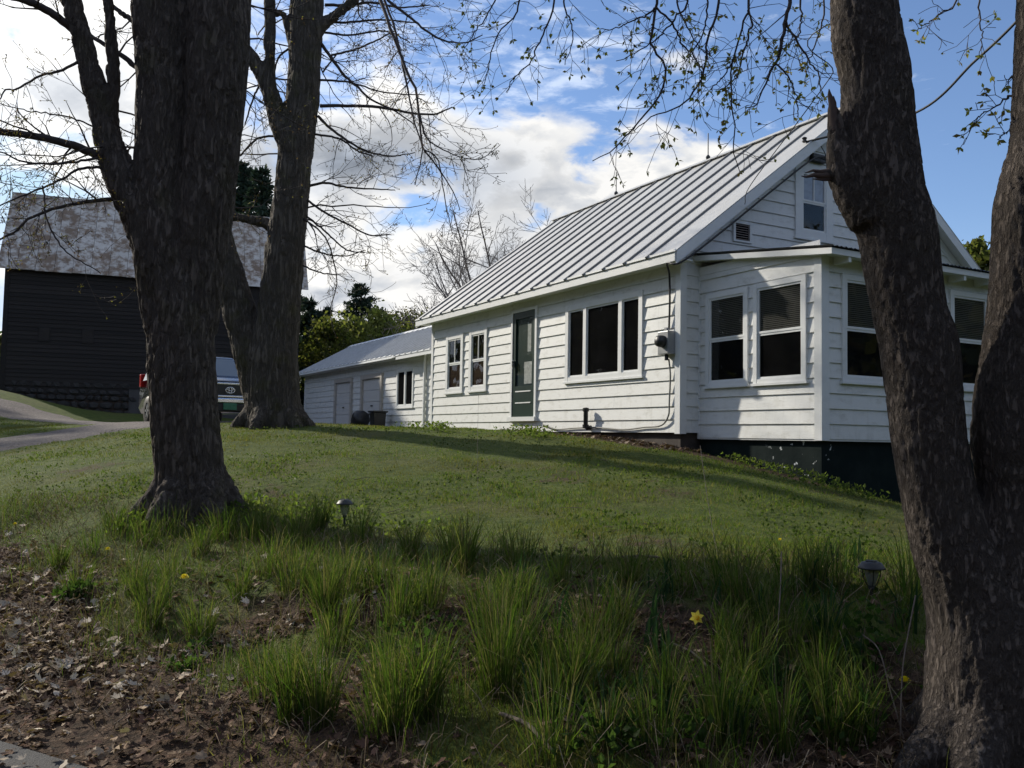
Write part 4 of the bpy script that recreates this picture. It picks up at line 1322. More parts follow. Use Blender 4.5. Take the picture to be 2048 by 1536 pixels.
# ================================================================== SOLAR LIGHTS
def solar_light(px, py, Y, label, s=1.0):
    p = at(px, py, Y); p[2] = gz(p[0], p[1])
    top = at(px, py, Y)[2]
    o = empty('solar_light', p, random.random() * 2)
    tag(o, label, 'garden light', 'solar lights along the bank')
    h = at(px, py, Y)[2] - p[2]            # height of the cap's top above the ground
    c = (0, 0, h)
    MB().lathe([(0.0, 0.0), (0.030 * s, 0.0), (0.055 * s, -0.008 * s), (0.070 * s, -0.030 * s), (0.077 * s, -0.036 * s), (0.077 * s, -0.044 * s), (0.05 * s, -0.046 * s)], 20, c).build('cap', 'dark_metal', o, smooth_=True)
    MB().box(-0.028 * s, 0.028 * s, -0.028 * s, 0.028 * s, h + 0.001, h + 0.003).build('solar_panel', 'black_plastic', o)
    MB().lathe([(0.042 * s, -0.046 * s), (0.038 * s, -0.08 * s), (0.020 * s, -0.135 * s), (0.016 * s, -0.14 * s)], 16, c).build('lens', 'lantern_glass', o, smooth_=True)
    for k in range(4):
        an = k * math.pi / 2 + 0.4
        P_ = [(math.cos(an) * r_ * s, math.sin(an) * r_ * s, h + z_ * s) for r_, z_ in ((0.049, -0.044), (0.047, -0.085), (0.026, -0.135), (0.012, -0.15))]
        MB().tube(P_, 0.0032 * s, 5).build('rib', 'dark_metal', o)
    MB().lathe([(0.018 * s, -0.14 * s), (0.020 * s, -0.155 * s), (0.010 * s, -0.165 * s), (0.010 * s, -h - 0.1)], 10, c).build('stake', 'dark_metal', o)
    return o
def f_lantern(G):
    t = G.new('ShaderNodeBsdfTransparent'); t.inputs[0].default_value = (0.75, 0.78, 0.75, 1)
    p = principled(G, (0.35, 0.36, 0.34), 0.1)
    mx = G.new('ShaderNodeMixShader'); mx.inputs[0].default_value = 0.5
    G.links.new(t.outputs[0], mx.inputs[1]); G.links.new(p, mx.inputs[2]); return mx.outputs[0]
mat('lantern_glass', f_lantern)
solar_light(690, 999, 8.2, 'small dark solar garden light in the grass right of the big left trunk', 1.0)
solar_light(1743, 1122, 5.2, 'dark solar garden light with glass lantern just left of the forked trunk', 1.0)

# ================================================================== BIG TREES
def stem_from_px(rows, Y0, slim=0.925):
    """rows of (px, py, radius px [, depth]): world centres and radii"""
    out = []
    for i, r_ in enumerate(rows):
        Y = r_[3] if len(r_) > 3 else Y0
        p = at(r_[0], r_[1], Y)
        out.append((p[0], p[1], p[2], r_[2] / FPX * Y * slim))
    return np.array(out)


def trunk_mesh(name, stems, voxel, mat_, parent, origin, furrow=0.02, fsc=(16, 16, 2.2), smooth_it=4, seed=0.0, knots=0.012):
    V, F, n0 = [], [], 0
    for S in stems:
        P = spline(S, max(12, len(S) * 6))
        v, f = tube_arrays(P[:, :3], np.maximum(P[:, 3], 0.004), 20)
        V.append(v); F += [tuple(int(i) + n0 for i in q) for q in f]
        F.append(tuple(range(n0, n0 + 20))[::-1]); F.append(tuple(range(n0 + len(v) - 20, n0 + len(v)))); n0 += len(v)
    V = np.concatenate(V) - origin
    me = bpy.data.meshes.new(name); me.from_pydata([tuple(map(float, p)) for p in V], [], F)
    ob = bpy.data.objects.new(name, me); COL.objects.link(ob)
    r = ob.modifiers.new('r', 'REMESH'); r.mode = 'VOXEL'; r.voxel_size = voxel; r.adaptivity = 0.0
    s = ob.modifiers.new('s', 'SMOOTH'); s.iterations = smooth_it; s.factor = 0.5
    dg = bpy.context.evaluated_depsgraph_get()
    me2 = bpy.data.meshes.new_from_object(ob.evaluated_get(dg))
    bpy.data.objects.remove(ob); bpy.data.meshes.remove(me)
    nv = len(me2.vertices)
    co = np.empty(nv * 3, np.float32); me2.vertices.foreach_get('co', co); co = co.reshape(-1, 3)
    no = np.empty(nv * 3, np.float32); me2.vertex_normals.foreach_get('vector', no); no = no.reshape(-1, 3)
    q = co + seed
    wob = (np.stack([vnoise(q * 2.5 + k * 9.1) for k in range(3)], -1) - 0.5) * np.array([0.12, 0.12, 0.3])
    qq = (q + wob) * np.array(fsc)
    nz_ = fbm(qq, 3)
    fur = np.clip(np.abs(nz_ - 0.5) / 0.13, 0, 1) ** 0.7
    d = (fur - 0.6) * furrow + (fbm(q * 3.0, 3) - 0.5) * knots * 3 + (vnoise(q * np.array([60, 60, 14])) - 0.5) * furrow * 0.35
    co = co + no * d[:, None]
    me2.vertices.foreach_set('co', np.ascontiguousarray(co, np.float32).ravel())
    me2.polygons.foreach_set('use_smooth', np.ones(len(me2.polygons), bool))
    me2.materials.clear(); me2.materials.append(MATS[mat_]); me2.name = name; me2.update()
    return link(bpy.data.objects.new(name, me2), parent)


def roots(base, n, r0, reach, z0, drop, seed):
    rnd = random.Random(seed); out = []
    for k in range(n):
        an = 2 * math.pi * (k + rnd.uniform(-0.3, 0.3)) / n
        d = np.array([math.cos(an), math.sin(an), 0])
        out.append(np.array([np.append(base + d * r0 * 0.35 + [0, 0, z0], r0 * 0.45), np.append(base + d * r0 * 0.85 + [0, 0, z0 * 0.35], r0 * 0.36),
                             np.append(base + d * (r0 + reach * 0.5) + [0, 0, 0.0], r0 * 0.22), np.append(base + d * (r0 + reach) + [0, 0, -drop], r0 * 0.10)]))
    return out


class TwigSet:
    """twigs grown from a start point; collects tubes and bud or leaf positions"""
    def __init__(self, seed):
        self.t, self.tips, self.rs = Tubes(), [], np.random.default_rng(seed)

    def grow(self, p, d, length, r, level, droop=0.25, curl=0.35, kids=4, rmin=0.0028, upturn=0.0, ratio=0.55, tipstep=0.0):
        rs = self.rs
        n = max(4, int(length / 0.16) + 2) if level > 0 else max(4, int(length / 0.10) + 1)
        n = min(n, 14)
        step = length / (n - 1)
        P = [np.array(p, float)]; d = np.array(d, float); d /= np.linalg.norm(d)
        dirs = [d]
        for i in range(n - 1):
            f = i / (n - 1)
            d = d + rs.normal(0, curl * 0.35, 3) + np.array([0, 0, -droop * 0.35 * (1 - f) + upturn * 0.5 * f])
            d /= np.linalg.norm(d)
            P.append(P[-1] + d * step); dirs.append(d)
        P = np.array(P)
        rr = np.maximum(r * (1 - 0.75 * np.linspace(0, 1, n)), rmin)
        self.t.add(P, rr, 5 if r > 0.02 else (4 if r > 0.008 else 3))
        if tipstep and level <= 1:
            for q in np.arange(0.35, 1.0, tipstep / max(length, 0.05)):
                i = min(int(q * (n - 1)), n - 2); self.tips.append((P[i] + (P[i + 1] - P[i]) * (q * (n - 1) - i), dirs[i]))
        self.tips.append((P[-1], d))
        if level > 0:
            nk = max(2, int(kids * rs.uniform(0.7, 1.3)))
            for k in range(nk):
                f = 0.22 + 0.75 * (k + rs.uniform(0, 0.8)) / nk
                i = min(int(f * (n - 1)), n - 2)
                side = np.cross(dirs[i], rs.normal(0, 1, 3)); side /= np.linalg.norm(side) + 1e-9
                nd = dirs[i] * rs.uniform(0.5, 0.9) + side * rs.uniform(0.5, 1.0)
                self.grow(P[i], nd, length * ratio * rs.uniform(0.6, 1.2) * (1.1 - 0.5 * f), max(rr[i] * 0.55, rmin), level - 1, droop, curl, kids, rmin, upturn, ratio, tipstep)

    def guide(self, P4, n=24, n_side=8, klen=0.5, level=1, rmin=0.003, **kw):
        """a traced branch: rows (x,y,z,r), with side twigs grown off it"""
        S = spline(P4, n)
        S[1:-1, :3] += self.rs.normal(0, 0.004, (n - 2, 3))
        S[:, 3] = np.maximum(S[:, 3], rmin)
        self.t.add(S[:, :3], S[:, 3], 6 if S[0, 3] > 0.02 else 4)
        for k in range(n_side):
            f = 0.12 + 0.85 * (k + self.rs.uniform(0, 0.9)) / max(n_side, 1)
            i = min(int(f * (n - 1)), n - 2)
            d = S[i + 1, :3] - S[i, :3]; d /= np.linalg.norm(d) + 1e-9
            side = np.cross(d, self.rs.normal(0, 1, 3)); side /= np.linalg.norm(side) + 1e-9
            self.grow(S[i, :3], d * self.rs.uniform(0.3, 0.9) + side, klen * self.rs.uniform(0.5, 1.3), max(min(S[i, 3] * 0.42, 0.011), rmin), level, rmin=rmin, **kw)
        self.tips.append((S[-1, :3], S[-1, :3] - S[-2, :3]))


def px_guide(rows, Y0):
    return stem_from_px(rows, Y0, 0.80)


def leaf_quads(pts, dirs, size, rs, spread=0.8, n_each=3, droop=0.3, cols=((0.16, 0.19, 0.04),), aspect=0.55, var=0.35):
    """small folded leaves round each point: 2 triangles each"""
    P = np.repeat(np.asarray(pts), n_each, 0); Dd = np.repeat(np.asarray(dirs), n_each, 0)
    N = len(P)
    Dd = Dd / (np.linalg.norm(Dd, axis=1, keepdims=True) + 1e-9)
    d = Dd * 0.5 + rs.normal(0, spread, (N, 3)); d[:, 2] -= droop
    d /= np.linalg.norm(d, axis=1, keepdims=True) + 1e-9
    s = np.cross(d, rs.normal(0, 1, (N, 3))); s /= np.linalg.norm(s, axis=1, keepdims=True) + 1e-9
    u = np.cross(d, s)
    L = size * rs.uniform(1 - var, 1 + var, (N, 1))
    a = P; b = P + d * L * 0.5 + s * L * aspect * 0.5 + u * L * 0.10; c = P + d * L; e = P + d * L * 0.5 - s * L * aspect * 0.5 + u * L * 0.10
    V = np.stack([a, b, c, e], 1).reshape(-1, 3)
    i = np.arange(N)[:, None] * 4
    F = np.concatenate([i + np.array([[0, 1, 2]]), i + np.array([[0, 2, 3]])], 0)
    cols = np.asarray(cols)
    cc = cols[rs.integers(0, len(cols), N)] * rs.uniform(0.7, 1.3, (N, 1))
    return V, F, np.repeat(cc, 4, 0)


# ---- tree A: big twin-stemmed maple, left
YA = 9.0
baseA = at(385, 1035, YA); baseA[2] = gz(baseA[0], baseA[1]); OA = baseA.copy()
treeA = empty('maple_tree', OA)
tag(treeA, 'massive bare maple with fused twin trunks on the left near the road', 'tree', 'old maples on the lawn')
stA = [stem_from_px([(386, 1075, 96), (385, 1010, 82), (380, 950, 72), (371, 850, 69), (362, 705, 69), (358, 600, 66), (357, 540, 56), (357, 480, 40), (358, 420, 14)], YA),
       stem_from_px([(345, 660, 58), (328, 500, 64), (323, 400, 60), (325, 300, 55), (327, 150, 57), (322, 0, 62), (312, -200, 55), (295, -520, 44)], YA),
       stem_from_px([(375, 660, 60), (397, 500, 59), (412, 400, 60), (421, 300, 60), (433, 150, 66), (440, 0, 66), (452, -200, 58), (480, -520, 46)], YA + 0.05),
       stem_from_px([(330, 540, 56), (292, 440, 47), (258, 380, 40), (222, 300, 30), (203, 220, 27), (182, 150, 22), (162, 70, 21), (142, 0, 21), (104, -150, 18), (40, -380, 13)], YA - 0.05),
       stem_from_px([(222, 262, 15), (227, 200, 13), (226, 120, 12), (219, 40, 11), (213, -40, 10), (205, -200, 7)], YA - 0.05)]
stA += roots(baseA, 6, 0.40, 0.20, 0.40, 0.16, 5)
trunk_mesh('trunk', stA, 0.020, 'maple_bark', treeA, OA, furrow=0.028, fsc=(18, 18, 3.2), seed=0.0)
tA = TwigSet(21)
KW = dict(droop=0.30, curl=0.45, upturn=0.35, rmin=0.0026, kids=3, tipstep=0.22)
for rows, kids, kl in [
        ([(150, 60, 11, 8.95), (85, 16, 10, 8.8), (20, -8, 9, 8.6), (-120, -40, 6, 8.3)], 9, 0.8),
        ([(215, 318, 12, 8.95), (150, 292, 10.5, 8.8), (70, 272, 9.5, 8.6), (0, 264, 8.5, 8.5), (-120, 262, 6, 8.2)], 14, 0.9),
        ([(292, 150, 8, 9.0), (240, 108, 7, 9.1), (185, 74, 5.5, 9.3), (130, 30, 4, 9.5)], 6, 0.7),
        ([(275, 48, 7, 9.0), (228, 14, 6, 9.2), (180, -30, 5, 9.4)], 3, 0.6),
        ([(158, 122, 4.0, 8.9), (120, 142, 3.5, 8.8), (80, 152, 3, 8.7), (34, 178, 2.5, 8.6), (10, 181, 2, 8.5), (-4, 208, 1.4, 8.5)], 7, 0.5),
        ([(232, 398, 6, 8.9), (190, 402, 5.2, 8.8), (130, 412, 4.4, 8.6), (70, 432, 3.6, 8.5), (30, 462, 3, 8.4), (-20, 490, 2, 8.3)], 14, 0.6),
        ([(212, 335, 4, 8.9), (160, 338, 3.4, 8.6), (110, 365, 2.8, 8.4), (50, 390, 2.2, 8.2), (-20, 420, 1.5, 8.0)], 14, 0.6),
        ([(200, 315, 3.6, 8.9), (140, 325, 3, 8.5), (60, 325, 2.5, 8.3), (-10, 300, 1.6, 8.1)], 12, 0.6),
        ([(85, 372, 2.5, 8.6), (95, 440, 2.2, 8.5), (130, 500, 1.8, 8.5), (200, 545, 1.2, 8.5)], 7, 0.45),
        ([(190, 255, 2.4, 8.9), (130, 232, 2, 8.6), (60, 222, 1.6, 8.4), (-10, 205, 1.2, 8.2)], 9, 0.6),
        ([(275, 300, 3.5, 9.2), (262, 295, 3, 9.4), (248, 312, 2, 9.6)], 2, 0.4)]:
    tA.guide(px_guide(rows, YA), n_side=max(2, int(kids * 0.8)), klen=kl, level=2, **KW)
for k in range(26):                                        # twigs all round the upper stems, most of the crown is above the picture
    S = stA[random.choice((1, 2, 3))]; f = random.uniform(0.35, 1.0); i = int(f * (len(S) - 1.01))
    an = random.uniform(-0.05, 1.05) * math.pi
    tA.grow(S[i, :3], (math.cos(an), math.sin(an), random.uniform(-0.1, 0.6)), random.uniform(0.9, 1.9), 0.011, 2, **KW)
for k in range(9):
    S = stA[k % 2 + 1]; an = k * 2.4
    tA.grow(S[-1, :3], (math.cos(an), math.sin(an), 1.0), random.uniform(2.0, 3.2), 0.06, 3, droop=0.05, curl=0.3, upturn=0.3, rmin=0.004, kids=5, tipstep=0.2)
tag(tA.t.build('branches', 'twig', treeA, OA), kind='stuff')
rs = np.random.default_rng(5)
V, F, C_ = leaf_quads([t[0] for t in tA.tips], [t[1] for t in tA.tips], 0.020, rs, 0.8, 2, 0.2, ((0.10, 0.075, 0.035), (0.13, 0.12, 0.04), (0.12, 0.07, 0.045)))
tag(arr_mesh('buds', V, F, 'leaf', treeA, C_, origin=OA), kind='stuff')

# ---- tree B: second maple further up the lawn
YB = 17.0
baseB = at(548, 853, YB); baseB[2] = gz(baseB[0], baseB[1]); OB = baseB.copy()
treeB = empty('maple_tree', OB)
tag(treeB, 'tall bare maple with a leaning side stem beside the garage, second trunk from left', 'tree', 'old maples on the lawn')
stB = [stem_from_px([(550, 880, 66), (549, 830, 60), (547, 780, 56), (549, 700, 50), (556, 640, 46), (564, 568, 43), (569, 500, 41), (578, 430, 39), (584, 384, 38), (592, 300, 37), (605, 200, 35), (611, 100, 35), (613, 0, 36), (612, -150, 33), (605, -420, 26)], YB),
       stem_from_px([(542, 840, 46), (514, 745, 40), (488, 650, 36), (460, 560, 34), (432, 470, 32), (405, 370, 28), (385, 250, 24)], YB + 0.1),
       stem_from_px([(585, 300, 26), (560, 250, 21), (546, 200, 18), (530, 160, 16), (508, 122, 15), (480, 85, 13), (440, 20, 11)], YB - 0.1),
       stem_from_px([(538, 175, 13), (539, 120, 12.5), (540, 50, 12), (536, -30, 11), (520, -140, 9)], YB - 0.15),
       stem_from_px([(625, 75, 16), (650, 45, 12), (685, 20, 10), (715, -8, 9), (780, -70, 7)], YB - 0.1),
       stem_from_px([(560, 470, 15), (535, 448, 12), (500, 440, 10), (455, 430, 8)], YB + 0.2),
       stem_from_px([(600, 130, 15), (570, 35, 7), (545, 30, 6)], YB)]
stB += roots(baseB, 7, 0.52, 0.30, 0.50, 0.2, 9)
trunk_mesh('trunk', stB, 0.034, 'old_bark', treeB, OB, furrow=0.032, fsc=(14, 14, 1.7), seed=31.0, knots=0.02)
tB = TwigSet(33)
KB = dict(droop=0.30, curl=0.45, upturn=0.30, rmin=0.0038, kids=3, tipstep=0.45)
for rows, kids, kl in [
        ([(640, 212, 4.5), (700, 212, 4), (760, 214, 3.6), (820, 226, 3), (870, 228, 2.4), (905, 214, 1.6)], 14, 1.2),
        ([(640, 85, 5), (662, 115, 4.2), (688, 150, 3.8), (712, 172, 3.2), (745, 200, 2.6), (790, 222, 2), (830, 250, 1.4)], 12, 1.2),
        ([(636, 232, 4), (665, 260, 3.5), (700, 285, 3), (740, 304, 2.4), (780, 312, 1.8), (830, 305, 1.2)], 12, 1.1),
        ([(628, 268, 3), (680, 278, 2.6), (712, 300, 2.2), (745, 312, 1.6)], 8, 0.9),
        ([(618, 372, 3.6), (650, 366, 3.2), (690, 374, 2.6), (740, 378, 2), (790, 380, 1.2)], 12, 1.0),
        ([(612, 398, 3.4), (650, 425, 3), (690, 446, 2.5), (740, 470, 2), (780, 468, 1.3)], 12, 1.0),
        ([(610, 430, 3), (650, 462, 2.6), (690, 498, 2), (730, 505, 1.3)], 10, 0.9),
        ([(606, 490, 2.6), (640, 505, 2.2), (690, 512, 1.6), (730, 500, 1.1)], 9, 0.9),
        ([(604, 530, 2.2), (640, 545, 1.8), (680, 550, 1.2)], 6, 0.7),
        ([(752, -20, 5, 14), (768, 20, 4.6, 13.8), (782, 60, 4.4, 13.6), (800, 105, 4, 13.5), (815, 145, 3.6, 13.4), (833, 185, 3.4, 13.3), (838, 230, 3, 13.2), (843, 280, 2.6, 13.2), (848, 300, 2.4, 13.2), (872, 330, 2, 13.2), (905, 380, 1.4, 13.2), (920, 420, 1, 13.2)], 16, 0.9),
        ([(765, -10, 3.5, 14.2), (790, 60, 3, 14), (805, 130, 2.8, 13.9), (818, 190, 2.4, 13.8), (830, 250, 2, 13.7), (845, 300, 1.8, 13.6), (830, 370, 1.3, 13.6)], 12, 0.8),
        ([(775, 0, 4, 14.5), (820, 35, 3.5, 14.4), (850, 60, 3, 14.3), (885, 80, 2.4, 14.2), (930, 85, 1.8, 14.1), (965, 70, 1.2, 14)], 14, 1.1),
        ([(840, 230, 2.4, 13.3), (850, 270, 2.2, 13.2), (870, 290, 2, 13.1), (915, 312, 1.6, 13), (960, 318, 1.3, 13), (1000, 290, 0.9, 13)], 10, 0.6),
        ([(850, 300, 1.8, 13.2), (876, 320, 1.7, 13.2), (890, 400, 1.3, 13.2), (905, 470, 0.9, 13.2)], 8, 0.6),
        ([(650, 10, 4), (700, 10, 3.5), (745, 5, 3), (800, 15, 2.2), (860, 10, 1.5)], 12, 1.2),
        ([(645, 42, 3.4), (690, 45, 3), (760, 40, 2.4), (830, 45, 1.6)], 12, 1.2),
        ([(648, 65, 3), (700, 70, 2.5), (770, 62, 2), (820, 85, 1.4)], 12, 1.1),
        ([(640, 160, 3), (700, 165, 2.4), (770, 185, 1.8), (850, 190, 1.2)], 12, 1.1),
        ([(660, 112, 3), (720, 95, 2.4), (790, 62, 1.8)], 9, 1.1),
        ([(645, 145, 2.4), (672, 110, 2)], 3, 0.8),
        ([(560, 272, 3), (520, 275, 2.8), (500, 290, 2.6), (480, 312, 2)], 4, 0.7),
        ([(525, 160, 3), (505, 200, 2.4), (490, 250, 1.8)], 7, 0.9), ([(580, 95, 3), (555, 120, 2.4), (545, 180, 1.6)], 6, 0.7)]:
    tB.guide(px_guide(rows, YB), n_side=max(2, int(kids * 0.72)), klen=kl, level=2, **KB)
for k in range(26):
    S = stB[random.choice((0, 0, 2, 3, 4))]; i = random.randint(len(S) // 2, len(S) - 1)
    an = random.uniform(-0.1, 1.1) * math.pi
    tB.grow(S[i, :3], (math.cos(an), math.sin(an), random.uniform(-0.1, 0.7)), random.uniform(1.4, 3.0), 0.02, 2, **KB)
for k in range(8):
    S = stB[(0, 4)[k % 2]]; an = k * 2.4
    tB.grow(S[-1, :3], (math.cos(an), math.sin(an), 1.0), random.uniform(3.0, 4.5), 0.09, 3, droop=0.05, curl=0.3, upturn=0.3, rmin=0.006, kids=5, tipstep=0.3)
tag(tB.t.build('branches', 'twig', treeB, OB), kind='stuff')
V, F, C_ = leaf_quads([t[0] for t in tB.tips], [t[1] for t in tB.tips], 0.034, rs, 0.8, 1, 0.2, ((0.09, 0.065, 0.035), (0.13, 0.11, 0.04), (0.11, 0.06, 0.04)))
tag(arr_mesh('buds', V, F, 'leaf', treeB, C_, origin=OB), kind='stuff')

# ---- tree C: forked tree close on the right
YC = 4.0
baseC = at(1985, 1470, YC); baseC[2] = gz(baseC[0], baseC[1]); OC = baseC.copy()
treeC = empty('forked_tree', OC)
tag(treeC, 'leafing tree forked near its base, closest trunk at the right edge', 'tree')
stC = [stem_from_px([(1990, 1640, 168), (1985, 1500, 142), (1975, 1300, 122), (1945, 1185, 98), (1900, 1072, 82), (1872, 964, 74), (1857, 874, 75), (1848, 791, 76), (1838, 694, 79), (1818, 619, 75), (1803, 526, 79), (1792, 456, 82), (1771, 387, 81), (1762, 320, 80), (1756, 250, 77), (1749, 150, 73), (1735, 80, 74), (1727, 0, 69), (1716, -150, 62), (1700, -420, 50)], YC),
       stem_from_px([(1998, 1400, 118), (2008, 1180, 84), (2026, 1000, 70), (2028, 888, 84), (2036, 800, 86), (2046, 722, 84), (2060, 601, 82), (2064, 500, 80), (2066, 422, 79), (2080, 350, 76), (2092, 300, 74), (2100, 180, 73), (2105, 0, 70), (2115, -300, 60)], YC - 0.02),
       stem_from_px([(1745, 440, 50), (1705, 370, 44), (1688, 320, 36), (1676, 280, 24), (1670, 240, 15), (1663, 210, 8)], YC - 0.02),
       stem_from_px([(1700, 345, 28), (1665, 348, 13), (1648, 350, 8)], YC - 0.03)]
stC += [s_ for s_ in roots(baseC, 6, 0.32, 0.20, 0.26, 0.2, 14)]
trunk_mesh('trunk', stC, 0.012, 'near_bark', treeC, OC, furrow=0.010, fsc=(50, 50, 11.0), seed=77.0, knots=0.004, smooth_it=4)
for lab, group_ in (('reddish splintered upright stub of a broken limb', ([(1672, 262, 15), (1666, 232, 11), (1664, 205, 8), (1659, 190, 5), (1658, 178, 1)], [(1680, 262, 8), (1677, 240, 5), (1679, 222, 1)], [(1670, 250, 9), (1669, 225, 6), (1670, 205, 3), (1667, 192, 1)], [(1692, 250, 7), (1688, 232, 4), (1690, 222, 1)])),
                    ('short splintered stub pointing left', ([(1665, 350, 11), (1644, 352, 8), (1628, 350, 5), (1612, 354, 2.5), (1603, 352, 1)], [(1664, 343, 8), (1640, 344, 5), (1626, 341, 3), (1610, 346, 1)], [(1668, 356, 7), (1646, 359, 4), (1626, 358, 1)]))):
    sp = Tubes()
    for rows in group_:
        S = stem_from_px(rows, YC - 0.03); sp.add(S[:, :3], S[:, 3], 7)
    tag(sp.build('broken_stub', 'broken_wood', treeC, OC), lab)
tC = TwigSet(44)
# limbs above the picture from which the twigs hang
limb = [([(1712, -230, 26, 4.05), (1620, -240, 22, 4.6), (1500, -200, 18, 5.2), (1350, -150, 14, 5.7), (1200, -110, 10, 6.0), (1050, -90, 6, 6.3)], 0),
        ([(1712, -330, 24, 4.05), (1760, -260, 18, 4.4), (1850, -160, 12, 4.9), (1960, -90, 7, 5.3)], 0),
        ([(1600, -232, 14, 4.7), (1590, -120, 11, 5.0), (1582, -20, 9, 5.1)], 0)]
for rows, kk in limb: tC.guide(px_guide(rows, 5), n_side=0, rmin=0.004)
KC = dict(droop=0.35, curl=0.55, upturn=0.15, rmin=0.0019, kids=2, tipstep=0.0)
YG = 5.6
for rows, kids, kl in [
        ([(1316, -140, 4.5), (1313, 0, 3.6), (1313, 18, 3.5), (1305, 60, 3.2), (1303, 86, 3), (1312, 108, 3), (1330, 130, 2.8), (1329, 165, 2.6), (1316, 198, 2.4), (1290, 225, 2.2), (1266, 255, 2), (1243, 282, 1.7), (1215, 306, 1.4), (1185, 322, 1.1)], 15, 0.34),
        ([(1313, 15, 3), (1348, 52, 2.7), (1362, 86, 2.4), (1386, 110, 2), (1400, 140, 1.6), (1404, 170, 1.2)], 9, 0.32),
        ([(1448, -150, 4), (1440, 0, 3.3), (1420, 60, 3), (1412, 102, 2.8), (1407, 150, 2.5), (1384, 188, 2.2), (1342, 220, 1.8), (1300, 236, 1.5), (1268, 262, 1.1)], 14, 0.34),
        ([(1500, -160, 4), (1497, 0, 3.4), (1496, 20, 3.2), (1486, 42, 2.6), (1478, 80, 2.4), (1466, 120, 2.2), (1463, 160, 2), (1465, 210, 1.8), (1469, 260, 1.6), (1466, 300, 1.4), (1480, 345, 1.0)], 14, 0.3),
        ([(1496, 20, 2.8), (1502, 50, 2.6), (1494, 78, 2.4), (1484, 112, 2.1), (1472, 155, 1.7), (1440, 180, 1.2)], 8, 0.3),
        ([(1582, -20, 5.5), (1577, 15, 5), (1571, 45, 4.6), (1565, 75, 4.2), (1556, 114, 3.6), (1545, 136, 3), (1530, 170, 2.2), (1512, 210, 1.6), (1490, 215, 1.1)], 14, 0.36),
        ([(1572, 42, 3.4), (1590, 75, 3), (1610, 108, 2.6), (1624, 130, 2.2), (1638, 155, 1.9), (1640, 175, 1.6), (1650, 195, 1.2)], 10, 0.32),
        ([(1552, 128, 2.6), (1575, 150, 2.4), (1588, 180, 2), (1594, 210, 1.7), (1596, 235, 1.2)], 8, 0.3),
        ([(1313, 15, 2.6), (1290, 32, 2.3), (1262, 42, 2), (1236, 55, 1.6), (1200, 58, 1.1)], 9, 0.26),
        ([(1380, -130, 3.4), (1372, 0, 2.6), (1358, 28, 2.4), (1330, 60, 2), (1310, 80, 1.7), (1280, 100, 1.4), (1232, 122, 1.0)], 10, 0.28),
        ([(1360, -130, 3), (1354, 0, 2.4), (1372, 50, 2), (1400, 95, 1.5), (1420, 110, 1.0)], 7, 0.3),
        ([(1418, -130, 3), (1414, 0, 2.4), (1412, 40, 2.1), (1400, 80, 1.7), (1384, 104, 1.2)], 7, 0.26),
        ([(1600, -100, 3.2), (1602, 15, 2.6), (1602, 48, 2.2), (1594, 75, 1.8), (1560, 95, 1.2)], 7, 0.3),
        ([(1640, -120, 3), (1648, 10, 2.4), (1640, 60, 2), (1625, 105, 1.6), (1615, 125, 1.0)], 8, 0.26),
        ([(1465, 118, 2), (1450, 150, 1.7), (1425, 178, 1.4), (1430, 215, 1.0)], 6, 0.26),
        ([(1112, -110, 3, 6.2), (1108, 0, 2.5, 6.2), (1092, 55, 2.2, 6.2), (1076, 90, 2, 6.2), (1062, 122, 1.7, 6.2), (1035, 148, 1.4, 6.2), (1012, 185, 1.0, 6.2)], 11, 0.32),
        ([(1044, -90, 2.8, 6.3), (1040, 0, 2.3, 6.3), (1028, 32, 2, 6.3), (1000, 62, 1.7, 6.3), (982, 110, 1.5, 6.3), (974, 150, 1.2, 6.3), (966, 172, 0.9, 6.3)], 11, 0.32),
        ([(1140, -110, 2.6, 6.1), (1128, 0, 2.2, 6.1), (1140, 40, 1.8, 6.1), (1146, 80, 1.4, 6.1), (1130, 130, 1.0, 6.1)], 8, 0.28),
        ([(1020, -90, 2.6, 6.3), (990, 0, 2, 6.3), (960, 50, 1.5, 6.3), (930, 95, 1.0, 6.3)], 7, 0.3),
        ([(1960, -90, 4, 5.2), (1958, 0, 2.6, 5.2), (1962, 50, 2, 5.2), (1965, 80, 1.6, 5.2), (1958, 110, 1.0, 5.2)], 6, 0.22),
        ([(1940, -90, 3.4, 5.2), (1915, 0, 2.4, 5.2), (1880, 28, 2, 5.2), (1850, 48, 1.5, 5.2), (1835, 60, 1.0, 5.2)], 7, 0.2),
        ([(2030, 190, 3.2, 4.1), (2012, 196, 2.6, 4.2), (1988, 216, 2.2, 4.3), (1960, 232, 1.7, 4.3), (1945, 250, 1.2, 4.3)], 7, 0.16),
        ([(2035, 150, 2.6, 4.1), (2022, 155, 2, 4.2), (2015, 165, 1.4, 4.2)], 2, 0.10), ([(2025, 260, 2.4, 4.1), (2005, 268, 1.6, 4.1), (1998, 280, 1, 4.1)], 2, 0.10)]:
    tC.guide(px_guide(rows, YG), n_side=kids, klen=kl, level=1, **KC)
tag(tC.t.build('branches', 'twig', treeC, OC), kind='stuff')
pick = [t for t in tC.tips if rs.random() < 0.62]
V, F, C_ = leaf_quads([t[0] for t in pick], [t[1] for t in pick], 0.032, rs, 0.75, 4, 0.5, ((0.20, 0.21, 0.06), (0.26, 0.25, 0.08), (0.17, 0.17, 0.05), (0.22, 0.16, 0.07)), aspect=0.5)
tag(arr_mesh('leaves', V, F, 'leaf', treeC, C_, origin=OC), kind='stuff')

